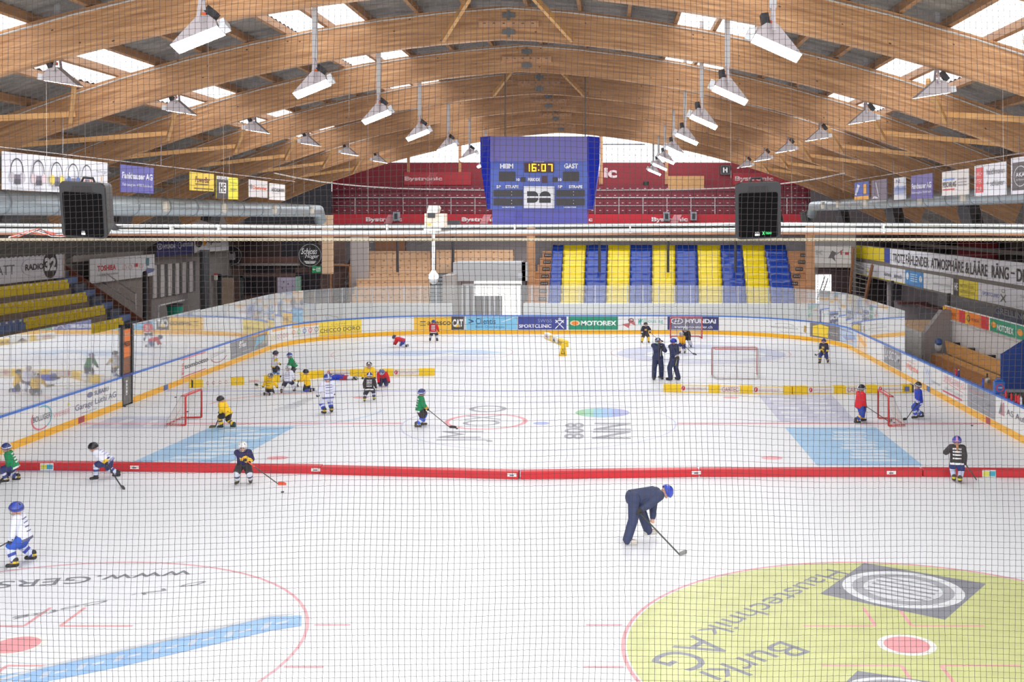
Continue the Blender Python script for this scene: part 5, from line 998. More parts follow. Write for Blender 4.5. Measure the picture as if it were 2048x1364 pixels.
for i, px_ in enumerate((793,1333,1387)):
    Y = 79.5; mb = MB(); mb.box(xat(px_-6,Y),xat(px_+6,Y),Y-.2,Y+.25,zat(441,Y),zat(424,Y),M((150,158,166),.5)); mb.box(xat(px_-3,Y),xat(px_+3,Y),Y-.24,Y-.2,zat(438,Y),zat(427,Y),DARK); tag(mb.build('wall_speaker'), 'small pale loudspeaker in front of the red fascia, %s' % ('left of the scoreboard','left of the pair','right of the pair')[i], 'loudspeaker')
# swagged light cable and thin hanging wires
mb = MB(); pts = [at(548+ (1690-548)*t_, 348+30*math.sin(math.pi*min(1,max(0,t_*1.0)))**.5 if 0 else 346+34*(1-(2*t_-1)**4), 45) for t_ in np.linspace(0,1,25)]; mb.tube(pts, .025, M((206,200,196),.5), 5); tag(mb.build('overhead_cable'), 'pale cable strung across the hall below the arches', 'cable')
for i, px_ in enumerate((92,170,240,380,416,446,586,608,697,735,858,1325,1460,1582,1685,1856,2005)):
    Y = 24+(i*7) % 28; mb = MB(); x_ = xat(px_,Y); d_ = abs(x_-APX); mb.tube([(x_,Y,rz(x_-APX)+.2),(x_+.02,Y,6.9 if i % 2 else 7.6)], .004, M((176,166,156),.5), 4); tag(mb.build('suspension_wire'), 'thin pale wire hanging from the roof', 'wire', 'thin wires hanging from the roof')
# ------------------------------------------------------------------ people
BAKE = []
def rcone(mb, a, b, ra, rb, mat, n=12):
    a = Vector(a); b = Vector(b); d = b-a
    if d.length < 1e-4: d = Vector((0,0,1e-3)); b = a+d
    d = d.normalized(); pts = []; rs = []
    for k in (-1, -.8, -.45): pts.append(a+d*ra*k); rs.append(max(.001, ra*math.sqrt(max(0, 1-k*k))))
    pts += [a, b]; rs += [ra, rb]
    for k in (.45, .8, 1): pts.append(b+d*rb*k); rs.append(max(.001, rb*math.sqrt(max(0, 1-k*k))))
    mb.tube(pts, rs, mat, n)
def loft(mb, secs, mat, n=18):
    """secs: (centre, right axis*halfwidth, front axis*halfdepth)"""
    vs = []; fs = []
    for c, u, v in secs:
        for k in range(n): a = 2*PI*k/n; vs.append(c+u*math.cos(a)+v*math.sin(a))
    for i in range(len(secs)-1):
        for k in range(n): fs.append((i*n+k, i*n+(k+1) % n, (i+1)*n+(k+1) % n, (i+1)*n+k))
    fs.append(tuple(range(n-1, -1, -1))); fs.append(tuple((len(secs)-1)*n+k for k in range(n)))
    mb.add(vs, fs, mat)
def soft(mb, name, parent, voxel, post=None, it=2):
    o = mb.build(name, parent); r = o.modifiers.new('r', 'REMESH'); r.mode = 'VOXEL'; r.voxel_size = voxel
    s_ = o.modifiers.new('s', 'SMOOTH'); s_.factor = .5; s_.iterations = it
    BAKE.append((o, post)); return o
def ik(a, b, l1, l2, pole):
    d = b-a; L = d.length
    if L > (l1+l2)*.995: b = a+d*((l1+l2)*.995/L); d = b-a; L = d.length
    d.normalize(); x = (l1*l1-l2*l2+L*L)/(2*L); h = math.sqrt(max(0, l1*l1-x*x)); p = (pole-d*pole.dot(d))
    if p.length < 1e-5: p = d.orthogonal()
    return a+d*x+p.normalized()*h, b
SKIN = (226,174,148)
def person(fa, fb, face, H, label, jersey=(236,238,246), pants=(40,42,52), socks=(226,228,236), helmet=(40,42,50), helm2=None, skate=(44,42,44), glove=(40,38,40), trim=None,
           lean=12, side=0, hz=.46, hoff=(0,0), hands=None, stick=None, bars=None, barc=(236,236,236), chest=None, adult=False, head=0, cage=True, hair=None, kneel=False, lie=False, lift=(0,0), gloves=(1,1), sockband=None, skate2=None, mask=None, pads=False):
    A_, B_ = gp(*fa), gp(*fb); base = (A_+B_)/2; f = math.radians(face)
    fw = Vector((math.sin(f), math.cos(f), 0)); rt = Vector((math.cos(f), -math.sin(f), 0)); up = Vector((0,0,1))
    t = thing('person', base, label, 'person'); u_ = H
    FR, FL = (A_, B_) if A_.dot(rt) > B_.dot(rt) else (B_, A_)
    hs = .064 if adult else .082
    if lie: D = (fw*.995+up*.05).normalized(); hipc = base+up*.085*u_
    else:
        a = math.radians(lean); b = math.radians(side); D = (fw*math.sin(a)+rt*math.sin(b)+up*math.cos(a)*math.cos(b)).normalized()
        hipc = base+up*hz*u_+fw*hoff[1]*u_+rt*hoff[0]*u_
    Rv = (rt-D*rt.dot(D)).normalized(); Fv = Rv.cross(D); Fv = -Fv if Fv.dot(fw) < 0 and not lie and lean < 80 else Fv
    Fv = D.cross(Rv)*-1 if (D.cross(Rv)*-1).dot(fw if lean < 60 else -up) > 0 else D.cross(Rv)
    TL = (.31 if adult else .29)*u_; neck = hipc+D*TL; shw = (.105 if adult else .115)*u_
    sh = {1: neck+Rv*shw-D*.02*u_, -1: neck-Rv*shw-D*.02*u_}
    ha = math.radians(min(lean, 75)*.55+head); hd = (fw*math.sin(ha)+Rv*math.sin(math.radians(side))*.5+up*math.cos(ha)).normalized()
    if lie: hd = (fw+up*.35).normalized()
    hc = neck+(D*.45+hd*.55).normalized()*(hs*1.35)*u_
    hf = (fw-hd*fw.dot(hd)).normalized() if not lie else (up*-.3+fw*.2-hd*(up*-.3+fw*.2).dot(hd)).normalized(); hr = hf.cross(hd)
    Rm = Matrix((hr, hf, hd)).transposed()
    hipj = {1: hipc+rt*.05*u_, -1: hipc-rt*.05*u_}; ank = {}; knee = {}
    for s, F0, lf in ((1, FR, lift[1]), (-1, FL, lift[0])):
        if lie: an = hipc-fw*.44*u_+rt*s*.07*u_-up*.02*u_; an.z = .06*u_; kn = (hipj[s]+an)/2; kn.z = .075*u_
        elif kneel: kn = Vector((hipj[s].x, hipj[s].y, 0))+fw*.05*u_+rt*s*.05*u_+up*.055*u_; an = kn-fw*.2*u_+up*.0*u_
        else: an = Vector((F0.x, F0.y, (.085 if not adult else .07)*u_+lf)); kn, an = ik(hipj[s], an, .225*u_, .225*u_, fw+rt*s*.25)
        knee[s] = kn; ank[s] = an
    # hands
    hnd = {}; SP = None; blade = None
    if stick:
        top = at(stick['top'][0], stick['top'][1], base.y+stick.get('dy', -.12)); heel = gp(*stick['heel']); heel.z = .03; SP = (top, heel)
        ts = stick.get('hand', -1)                    # which hand holds the butt
        low = stick.get('low', .35)
        hnd[ts] = top
        if low: hnd[-ts] = top.lerp(heel, low)
    if hands:
        for s, h in hands.items(): hnd[s] = at(h[0], h[1], base.y+h[2])
    for s in (1, -1):
        if s not in hnd: hnd[s] = sh[s]-up*.26*u_*(.25 if lie else 1)+Rv*s*.07*u_+fw*(.13 if not lie else .22)*u_
        if hnd[s].z < .035*u_: hnd[s].z = .035*u_
    elb = {}
    for s in (1, -1): elb[s], hnd[s] = ik(sh[s], hnd[s], .155*u_, .15*u_, -fw*.6+Rv*s*.8-up*.7)
    J, P_, K_s = M(jersey,.7,noise=.05,scale=8), M(pants,.7), M(socks,.7); SK = M(SKIN,.5); G = M(glove,.6)
    TC = M(trim,.6) if trim else None; vox = .012 if adult else .011
    # body, one continuous surface
    mb = MB(); w = 1.0
    loft(mb, [(hipc-D*.05*u_, Rv*.055*u_, Fv*.045*u_), (hipc, Rv*.072*u_, Fv*.052*u_), (hipc+D*TL*.45, Rv*.07*u_, Fv*.052*u_), (hipc+D*TL*.85, Rv*.088*u_, Fv*.058*u_), (neck, Rv*.05*u_, Fv*.04*u_)], SK)
    rcone(mb, neck-D*.02*u_, hc-hd*hs*.5*u_, .03*u_, .028*u_, SK)
    mb.ell(hc, (hs*.78*u_, hs*.88*u_, hs*1.05*u_), SK, Rm, 16, 12)
    L = lambda x, y, z: hc+Rm @ Vector((x*hs*u_, y*hs*u_, z*hs*u_))
    rcone(mb, L(0,.84,.05), L(0,1.0,-.18), .010*u_, .016*u_, SK, 8)           # nose
    mb.ell(L(0,.62,-.72), (hs*.36*u_, hs*.3*u_, hs*.26*u_), SK, Rm); [mb.ell(L(s*.8,.02,-.05), (hs*.12*u_, hs*.2*u_, hs*.28*u_), SK, Rm, 8, 6) for s in (1,-1)]
    for s in (1, -1):
        rcone(mb, sh[s]-Rv*s*.03*u_, sh[s], .04*u_, .042*u_, SK); rcone(mb, sh[s], elb[s], .038*u_, .028*u_, SK); rcone(mb, elb[s], hnd[s], .028*u_, .02*u_, SK)
        rcone(mb, hipj[s], knee[s], .05*u_, .038*u_, SK); rcone(mb, knee[s], ank[s], .036*u_, .02*u_, SK); rcone(mb, ank[s], ank[s]+fw*.05*u_-up*.03*u_, .02*u_, .014*u_, SK)
        fd = (hnd[s]-elb[s]).normalized(); sd = fd.cross(up); sd = sd.normalized() if sd.length > .1 else rt; nn = sd.cross(fd)
        if gloves[0 if s < 0 else 1] == 0:
            hr_ = (up*-.55+fw*.3).normalized() if SP else fd
            pc = hnd[s]+fd*.03*u_; mb.ell(pc, (.024*u_,.024*u_,.03*u_), SK)
            for q in range(4): b0 = pc+sd*(q-1.5)*.011*u_; k1 = b0+(fd*.6-nn*.2)*.03*u_; k2 = k1+(-nn*.8+fd*.25)*(.022-.003*abs(q-1.4))*u_; rcone(mb, b0, k1, .0055*u_, .0052*u_, SK, 6); rcone(mb, k1, k2, .0052*u_, .0045*u_, SK, 6)
            rcone(mb, pc+sd*.02*u_-fd*.01*u_, pc+sd*.034*u_+fd*.012*u_-nn*.015*u_, .0065*u_, .0055*u_, SK, 6)
    eyes = [L(.32,.82,.12), L(-.32,.82,.12)]; mouth = L(0,.86,-.45); DKE = M((50,38,34),.3); LIP = M((176,96,90),.5)
    def pbody(me):
        me.materials.append(DKE); me.materials.append(LIP)
        for p in me.polygons:
            c = p.center
            if min((c-e).length for e in eyes) < .2*hs*u_: p.material_index = 1
            elif (c-mouth).length < .22*hs*u_: p.material_index = 2
    inv = t.location.copy()
    soft(mb, 'body', t, .0085 if 0 in gloves else .013, pbody, 1)
    # jersey
    mb = MB(); hem = .075 if not adult else .03
    jw = .14 if not adult else .112
    loft(mb, [(hipc-D*hem*u_, Rv*(jw+.004)*u_, Fv*.104*u_), (hipc+D*.02*u_, Rv*jw*u_, Fv*.102*u_), (hipc+D*TL*.5, Rv*(jw-.006)*u_, Fv*.098*u_), (hipc+D*TL*.8, Rv*(jw+.012)*u_, Fv*.095*u_), (hipc+D*TL*.95, Rv*(jw-.01)*u_, Fv*.07*u_), (neck+D*.015*u_, Rv*.055*u_, Fv*.05*u_)], J)
    for s in (1, -1):
        aw = 1.0 if adult else 1.18; rcone(mb, sh[s]-Rv*s*.035*u_, sh[s], .06*u_*aw, .057*u_*aw, J); rcone(mb, sh[s], elb[s], .057*u_*aw, .05*u_*aw, J); rcone(mb, elb[s], elb[s].lerp(hnd[s], .9 if adult else .82), .05*u_*aw, .036*u_*aw, J)
    BC = M(barc,.6); CH = M(chest,.6) if chest else BC
    def pj(me):
        me.materials.append(BC); me.materials.append(CH)
        if TC: me.materials.append(TC)
        for p in me.polygons:
            c = p.center; r = c-hipc; q = r.dot(D)/TL; x = r.dot(Rv)/u_; nf = p.normal.dot(Fv)
            if bars and nf < -.35 and abs(x) < .085 and any(abs(q-b_) < (.03 if max(jersey) > 240 or min(jersey) > 200 else .05) for b_ in (.18,.42,.64,.84)): p.material_index = 1
            elif bars and q < -.12 and nf < .2: p.material_index = 1
            elif chest and nf > .4 and abs(x) < .055 and .45 < q < .75: p.material_index = 2
            elif TC:
                near = min((c-hnd[1]).length, (c-hnd[-1]).length)
                if near < (.085 if not adult else .055)*u_ or (q < -.1 and not bars): p.material_index = 3
    soft(mb, 'jersey' if not adult else 'jacket', t, vox, pj)
    # pants
    mb = MB()
    loft(mb, [(hipc-D*.06*u_, Rv*.1*u_, Fv*.08*u_), (hipc, Rv*.112*u_, Fv*.09*u_), (hipc+D*.05*u_, Rv*.1*u_, Fv*.08*u_)], P_); [rcone(mb, hipj[s]+up*.01*u_, hipj[s]-up*.01*u_, .086*u_, .086*u_, P_) for s in (1,-1)]
    for s in (1, -1):
        rcone(mb, hipj[s]-up*.02*u_, knee[s] if adult else hipj[s].lerp(knee[s],.9), .09*u_ if not adult else .078*u_, .078*u_ if not adult else .06*u_, P_)
        if adult: rcone(mb, knee[s], ank[s]-up*.015*u_, .06*u_, .053*u_, P_)
    soft(mb, 'pants', t, vox)
    SB = M(sockband,.6) if sockband else None
    if not adult:
        for s in (1, -1):
            mb = MB(); r1 = .066 if not pads else .09; rcone(mb, knee[s], ank[s]+(knee[s]-ank[s])*.12, r1*u_, (.052 if not pads else .07)*u_, K_s)
            kk, aa = knee[s].copy(), ank[s].copy()
            def ps(me, kk=kk, aa=aa):
                if not SB: return
                me.materials.append(SB)
                for p in me.polygons:
                    q = (p.center-kk).dot(aa-kk)/(aa-kk).length_squared
                    if .35 < q < .55 or q > .85: p.material_index = 1
            soft(mb, 'sock', t, vox, ps)
    for s in (1, -1):   # skates
        an = ank[s]; lieF = lie or kneel; ff = (fw+rt*s*.18).normalized() if not lieF else (-up if not lie else -fw*.6-up*.6).normalized(); dn = -up if not lieF else (-fw if not lie else (up*.5-fw).normalized())
        o0 = an+dn*.02*u_; mb = MB(); SKM = M(skate,.45); aq = .72 if adult else 1; rcone(mb, an-dn*.035*u_*aq, o0, .05*u_*aq, .044*u_*aq, SKM); rcone(mb, o0-ff*.02*u_+dn*.008*u_, o0+ff*.1*u_+dn*.018*u_, .038*u_, .03*u_, SKM)
        S2 = M(skate2,.45) if skate2 else None
        def psk(me, o0=o0, ff=ff, dn=dn):
            if S2:
                me.materials.append(S2)
                for p in me.polygons:
                    q_ = (p.center-o0).dot(dn)/u_
                    if -.045 < q_ < -.012: p.material_index = 1
        ob = soft(mb, 'skate', t, vox, psk, 1)
        mb = MB(); zc = an.z-(.085 if not adult else .07)*u_ if not lieF else None; L0 = .085*u_ if not adult else .07*u_
        a0 = an+dn*L0; mb.bar(a0-ff*.05*u_-dn*.012*u_, a0+ff*.1*u_-dn*.012*u_, .01, .028*u_, M((226,226,228),.4), up=-dn); mb.bar(a0-ff*.06*u_, a0+ff*.12*u_, .005, .012, M((190,194,198),.25,.9), up=-dn); bl = mb.build('skate_blade', ob)
    for s in (1, -1):   # gloves
        if gloves[0 if s < 0 else 1] == 0: continue
        fd = (hnd[s]-elb[s]).normalized(); sd = fd.cross(up); sd = sd.normalized() if sd.length > .1 else rt; nn = sd.cross(fd); mb = MB(); h = hnd[s]
        rcone(mb, h-fd*.045*u_, h-fd*.01*u_, .04*u_, .036*u_, G); mb.ell(h+fd*.01*u_, (.034*u_,.034*u_,.032*u_), G)
        for q in range(4): b0 = h+sd*(q-1.5)*.018*u_+fd*.015*u_; k1 = b0+(fd*.7+nn*.1)*.026*u_; k2 = k1+(-nn*.9+fd*.1)*(.03-.004*abs(q-1.4))*u_; rcone(mb, b0, k1, .0105*u_, .0105*u_, G, 6); rcone(mb, k1, k2, .0105*u_, .009*u_, G, 6)
        rcone(mb, h+sd*.03*u_, h+sd*.045*u_+fd*.02*u_-nn*.02*u_, .012*u_, .010*u_, G, 6)
        gc = M(trim,.6) if trim else None; hh = h.copy(); f2 = fd.copy()
        def pg(me, hh=hh, f2=f2):
            if gc:
                me.materials.append(gc)
                for p in me.polygons:
                    if -.05*u_ < (p.center-hh).dot(f2) < -.02*u_: p.material_index = 1
        soft(mb, 'glove', t, .0095 if not adult else .011, pg, 1)
    # helmet
    mb = MB(); vs = []; fs = []; n = 24; m_ = 9; R1 = hs*1.14*u_; HM = M(helmet,.3,coat=.3); H2 = M(helm2,.3,coat=.3) if helm2 else M(tuple(int(x*.7) for x in helmet),.35)
    for k in range(n):
        a = 2*PI*k/n; fr = math.cos(a)                    # front = +1
        lim = math.radians(112-38*max(0, fr)**1.5)
        for j in range(m_+1):
            th = lim*j/m_; r = R1*(1+.04*math.cos(3*a)*math.sin(th)); vs.append(hc+Rm @ Vector((r*.92*math.sin(th)*math.sin(a), r*1.06*math.sin(th)*math.cos(a), r*1.0*math.cos(th)+.1*hs*u_)))
    for k in range(n):
        for j in range(m_): fs.append((k*(m_+1)+j, k*(m_+1)+j+1, ((k+1) % n)*(m_+1)+j+1, ((k+1) % n)*(m_+1)+j))
    mb.add(vs, fs, HM)
    for i in range(len(mb.f)):
        k = i//m_; j = i % m_
        if (k in (0, n-1, n//2, n//2-1) and j < 8) or j == m_-2: mb.m[i] = mb.mi(H2)
    for k in (3, n-4, 9, n-10):
        for j in (3, 4): mb.m[k*m_+j] = mb.mi(M((24,24,28),.6))
    hm = mb.build('helmet', t, True); so = hm.modifiers.new('s', 'SOLIDIFY'); so.thickness = .012
    if cage:
        mb = MB(); CGM = M((196,198,204),.3,.6); pt = lambda az, el: L(1.12*math.sin(az)*math.cos(el), 1.25*math.cos(az)*math.cos(el), 1.15*math.sin(el)-.12)
        for el in (-52,-34,-16,4): mb.tube([pt(math.radians(z_), math.radians(el)) for z_ in range(-66,67,22)], .0028*(1.3 if adult else 1), CGM, 4)
        for z_ in (-50,-25,0,25,50): mb.tube([pt(math.radians(z_), math.radians(e_)) for e_ in (-58,-34,-10,12)], .0028, CGM, 4)
        mb.build('face_cage', hm)
    if mask:
        mb = MB(); mb.add([L(x*.8, .5+.45*(1-abs(x)), z) for x in (-1,-.5,0,.5,1) for z in (-.8,-.1)], [(2*i,2*i+2,2*i+3,2*i+1) for i in range(4)], M(mask,.7)); o_ = mb.build('face_mask', t); o_.modifiers.new('s','SOLIDIFY').thickness = .01
    if hair:
        mb = MB(); HA = M(hair,.7,noise=.2,scale=20); rcone(mb, L(0,-.9,-.4), L(.1,-1.25,-1.6), .032*u_, .026*u_, HA); rcone(mb, L(.1,-1.25,-1.6), L(.0,-1.2,-2.4), .026*u_, .01*u_, HA); soft(mb, 'hair', t, .008)
    if stick:
        top, heel = SP; lo = hnd[-stick.get('hand', -1)] if stick.get('low', .35) else None
        top = hnd[stick.get('hand', -1)]; st = thing('hockey_stick', heel, stick['label'], 'hockey stick'); d = (heel-top).normalized(); heel2 = heel.copy()
        mb = MB(); mb.bar(top-d*.08, heel2, .026, .02, M(stick.get('c', (40,40,44)),.4)); mb.build('shaft', st)
        if stick.get('c2'):
            mb = MB(); mb.bar(top-d*.08, top+d*.28*(heel2-top).length, .03, .024, M(stick['c2'],.5)); mb.build('grip', st)
        toe = gp(*stick['toe']); bd = Vector((toe.x-heel.x, toe.y-heel.y, 0)); bl_ = min(.32, max(.2, bd.length)); bd.normalize(); sidev = Vector((-bd.y, bd.x, 0)); mb = MB()
        pr_ = []
        for i in range(5):
            q = i/4; c_ = Vector((heel.x, heel.y, 0))+bd*bl_*q+sidev*.03*q*q; pr_.append((c_, .012, .075+.012*math.sin(q*PI) if i < 4 else .055))
        vs = []
        for c_, th_, h_ in pr_: vs += [c_+sidev*th_/2+up*.004, c_-sidev*th_/2+up*.004, c_-sidev*th_/2+up*h_, c_+sidev*th_/2+up*h_]
        fs = [(0,1,2,3),(19,18,17,16)]+[(4*i+j, 4*i+(j+1) % 4, 4*i+4+(j+1) % 4, 4*i+4+j) for i in range(4) for j in range(4)]
        mb.add(vs, fs, M(stick.get('bc', (40,38,40)),.45)); mb.build('blade', st)
    return t
KW = dict
BLUEJ, YELJ, GRNJ, REDJ, BLKJ = (32,62,190), (250,202,28), (16,140,84), (220,34,48), (52,48,50); NAVY = (44,54,92); WHJ = (232,234,248)
person((30,1137),(66,1122),-100,1.34,'child in white jersey and blue helmet skating out at the lower left edge', WHJ,(52,92,190),(214,220,240),(62,84,180),None,lean=16,hz=.43,hands={1:(28,1088,.15),-1:(18,1092,-.25)},sockband=(60,80,170),skate2=(226,196,60),stick=KW(top=(16,1093),heel=(-45,1120),toe=(-65,1122),hand=-1,low=0,c=(60,56,56),label='dark stick held by the white-jersey child at the lower left edge'),bars=True,barc=(96,98,130))
person((13,966),(36,962),-105,1.2,'child in green jersey crouching beside the red pads at the left edge',GRNJ,(48,58,110),(60,70,130),(60,70,130),(230,232,240),lean=22,hz=.36,hoff=(0,-.03),stick=KW(top=(16,936),heel=(4,962),toe=(-8,972),hand=-1,low=.4,label='dark stick of the green-jersey child at the left edge'),skate2=(200,170,70),bars=True,sockband=(226,228,236))
person((192,961),(236,955),-95,1.24,'child in white jersey bending low in front of the red pads, black helmet',WHJ,(48,58,108),(210,218,240),(34,36,44),None,lean=52,hz=.40,hoff=(0,-.02),head=-5,trim=(240,200,60),sockband=(60,70,130),stick=KW(top=(226,938),heel=(243,976),toe=(247,980),hand=-1,low=0,dy=-.2,label='black stick of the bending white-jersey child'),hands={1:(213,944,-.1)},bars=True,barc=(150,156,200))
person((475,969),(501,967),172,1.24,'child in navy and yellow jersey with white helmet in front of the red pads',(40,38,84),(54,52,56),(220,224,236),(232,232,230),(214,214,214),lean=26,hz=.43,trim=(242,198,50),chest=(244,196,60),skate=(60,56,60),skate2=(214,214,30),sockband=(60,60,96),stick=KW(top=(491,920),heel=(556,970),toe=(571,971),hand=-1,low=.24,dy=-.25,c=(60,62,58),c2=(236,100,60),bc=(226,84,54),label='stick with orange grip and orange blade by the navy-jersey child'))
person((443,857),(468,856),-80,1.2,'child in yellow jersey and black helmet striding near the left goal',YELJ,(44,42,46),(246,200,50),(38,38,42),None,lean=34,hz=.42,skate=(30,60,56),sockband=(96,84,110),stick=KW(top=(441,826),heel=(431,855),toe=(418,856),hand=-1,low=0,bc=(110,96,50),label='stick of the yellow-jersey child near the left goal'),hands={1:(436,829,-.2)})
person((540,758),(556,756),60,1.22,'child in white jersey and dark helmet facing the green-jersey child',WHJ,(44,46,60),(110,140,200),(44,46,74),None,lean=8,hz=.46,trim=(226,190,60),hands={1:(560,728,-.15),-1:(553,722,-.2)},sockband=(220,224,236))
person((583,762),(590,758),-105,1.22,'child in green jersey with black pants and blue-white helmet, left far group',GRNJ,(50,46,50),(56,76,180),(62,80,160),(228,232,240),lean=26,hz=.47,hoff=(0,-.05),skate2=(236,200,40),bars=True)
person((563,787),(588,784),0,1.12,'child in white jersey seen from behind, legs apart, in the left far group',WHJ,(46,48,70),(216,220,236),(228,230,236),(120,122,130),lean=6,hz=.44,bars=True,barc=(120,124,170),skate=(70,64,64),skate2=(150,120,90))
person((532,790),(545,789),15,1.1,'kneeling child in yellow jersey seen from behind at the left end of the group',YELJ,(44,44,50),(220,222,230),(46,44,46),(220,220,220),lean=14,hz=.25,kneel=True,bars=True,barc=(90,76,40),stick=KW(top=(526,773),heel=(516,772),toe=(511,770),hand=-1,low=0,c=(220,200,60),dy=.2,label='stick lying beside the kneeling yellow-jersey child at the left'))
person((608,783),(622,782),-75,1.12,'kneeling child in yellow jersey and black helmet facing left in the group',YELJ,(50,50,60),(60,84,170),(44,44,48),None,lean=10,hz=.27,kneel=True,trim=None,skate2=(226,180,50),stick=KW(top=(598,762),heel=(594,772),toe=(601,781),hand=-1,low=0,bc=(60,70,72),label='dark stick of the yellow-jersey child kneeling in the group'))
person((649,829),(663,826),-35,1.48,'child in long white jersey and blue socks standing by the far blue line',WHJ,(226,228,242),(52,84,196),(64,86,170),(210,214,230),lean=6,hz=.43,bars=True,barc=(110,114,170),skate=(50,46,48),skate2=(226,196,60),sockband=(214,220,238))
person((676,760),(690,759),-88,1.2,'child in blue jersey and red pants lying on the ice before the yellow pad',BLUEJ,(176,40,70),(226,228,236),(60,80,170),None,lie=True,skate2=(150,120,60))
person((733,784),(744,783),175,1.22,'child in yellow jersey with white-striped helmet standing behind the black-jersey child',YELJ,(52,60,110),(220,222,230),(60,60,64),(230,230,232),lean=6,hz=.46)
person((729,804),(748,801),-5,1.14,'child in black jersey with white bars, seen from behind, in the middle far group',BLKJ,(56,54,60),(66,72,130),(56,72,140),(226,228,236),lean=12,hz=.43,bars=True,skate=(80,76,40),skate2=(220,216,60),sockband=(222,224,236))
person((756,772),(778,772),178,1.2,'child in red jersey on hands and knees facing the camera, before the yellow pad',REDJ,(60,60,100),(90,100,150),(96,116,170),(232,234,240),lean=62,hz=.33,kneel=True,head=30,hands={1:(757,770,-.35),-1:(781,770,-.3)},bars=True)
person((800,694),(812,693),-85,1.2,'child in red jersey crawling on the far ice near the boards',REDJ,(52,70,150),(220,224,236),(52,66,130),None,lean=72,hz=.28,kneel=True,head=20,hands={1:(790,692,-.1),-1:(786,692,.1)},trim=None,skate2=(120,110,70))
person((860,683),(874,683),5,1.24,'child in red jersey with white bars standing at the far boards, back turned',REDJ,(50,48,60),(206,212,232),(60,90,170),None,lean=4,hz=.46,bars=True,skate=(56,50,48))
person((833,856),(845,852),70,1.3,'child in green jersey with white bars gliding right beside the centre circle',GRNJ,(54,52,56),(70,104,210),(60,72,140),(214,218,236),lean=8,hz=.45,bars=True,skate=(84,76,60),trim=(210,160,60),sockband=(220,226,240),stick=KW(top=(855,818),heel=(899,856),toe=(912,857),hand=1,low=0,dy=-.15,c=(70,56,50),bc=(60,54,50),label='stick of the green-jersey child beside the centre circle'),hands={-1:(854,824,.1)})
person((1308,759),(1323,758),178,1.8,'coach in navy tracksuit with pale face mask leaning on an upright stick',NAVY,NAVY,NAVY,(52,70,120),(200,206,220),adult=True,lean=3,hz=.5,cage=False,mask=(170,210,190),skate=(60,60,64),trim=None,hands={1:(1320,687,-.25)},stick=KW(top=(1322,694),heel=(1319,757),toe=(1316,752),hand=-1,low=0,dy=-.3,c=(196,190,150),label='stick standing upright under the masked coach'),gloves=(1,0),head=8)
person((1341,761),(1357,760),-45,1.8,'coach in navy tracksuit and bright blue helmet resting the stick blade at the feet',NAVY,NAVY,NAVY,(40,70,190),None,adult=True,lean=6,hz=.5,cage=False,skate=(40,40,46),trim=(214,206,196),stick=KW(top=(1357,718),heel=(1345,757),toe=(1333,760),hand=-1,low=0,dy=-.35,c=(200,196,110),bc=(44,42,48),label='pale-shafted stick held low by the coach with the bright blue helmet'),hands={1:(1354,722,-.3)})
person((1360,707),(1370,706),-150,1.22,'child in orange-yellow jersey with white helmet behind the two coaches',(250,176,30),(60,66,120),(226,226,230),(214,214,216),(60,60,60),lean=20,hz=.42,stick=KW(top=(1366,690),heel=(1386,709),toe=(1399,712),hand=-1,low=.3,label='stick pointing right of the orange-jersey child'),sockband=(236,190,60),skate=(60,60,60))
person((1366,694),(1382,694),-160,1.3,'goalkeeper in black with leg pads crouching before the far goal',(38,38,42),(36,36,40),(226,228,232),(210,214,224),(40,40,46),lean=38,hz=.40,pads=True,trim=None,skate=(60,60,66),stick=KW(top=(1378,677),heel=(1383,694),toe=(1380,698),hand=1,low=0,label='goalkeeper stick before the far goal'))
person((1284,686),(1297,686),170,1.2,'child in black and yellow jersey holding a stick level before the far boards',(50,46,62),(60,56,62),(240,200,70),(46,44,48),None,lean=14,hz=.46,chest=(220,180,80),trim=(206,196,180),cage=True,stick=KW(top=(1300,664),heel=(1318,683),toe=(1326,684),hand=-1,low=0,c=(196,140,110),label='pale stick of the black and yellow child at the far boards'))
person((1640,727),(1656,726),-150,1.2,'small child in dark jersey and blue helmet skating near the right far corner',(50,48,72),(48,60,120),(60,72,130),(52,66,160),None,lean=6,hz=.46,trim=(240,200,60),chest=(214,190,110),sockband=(240,200,60),stick=KW(top=(1643,702),heel=(1633,712),toe=(1630,710),hand=1,low=0,label='short stick of the dark-jersey child near the right far corner'))
person((1712,848),(1725,844),75,1.34,'child in red jersey and blue pants left of the small right goal',REDJ,(44,74,170),(44,74,170),(50,48,52),(226,228,232),lean=8,hz=.45,sockband=(240,196,90),stick=KW(top=(1731,812),heel=(1778,845),toe=(1786,843),hand=1,low=0,dy=-.1,label='black stick reaching into the small right goal'),hands={-1:(1728,808,.1)},skate=(44,42,46))
person((1832,838),(1844,836),-90,1.3,'child in blue jersey and black helmet right of the small right goal',BLUEJ,(48,80,190),(62,96,200),(46,46,50),(214,216,220),lean=4,hz=.45,sockband=(224,228,240),trim=(216,220,236),skate=(50,48,52),stick=KW(top=(1833,810),heel=(1813,840),toe=(1804,841),hand=-1,low=0,dy=-.2,label='black stick of the blue-jersey child beside the right goal'),hands={1:(1832,816,-.1)})
person((1908,964),(1920,967),15,1.26,'child in black jersey with white bars and brown ponytail by the right red pads',(58,54,54),(48,62,120),(206,212,236),(56,76,180),(190,130,160),lean=10,hz=.44,bars=True,hair=(176,130,96),hands={-1:(1896,903,.2),1:(1931,935,-.1)},skate=(70,66,60),skate2=(224,214,50),stick=KW(top=(1926,936),heel=(1953,962),toe=(1970,965),hand=1,low=0,dy=-.1,c=(90,84,84),bc=(214,212,212),label='stick with pale blade of the ponytailed black-jersey child'))
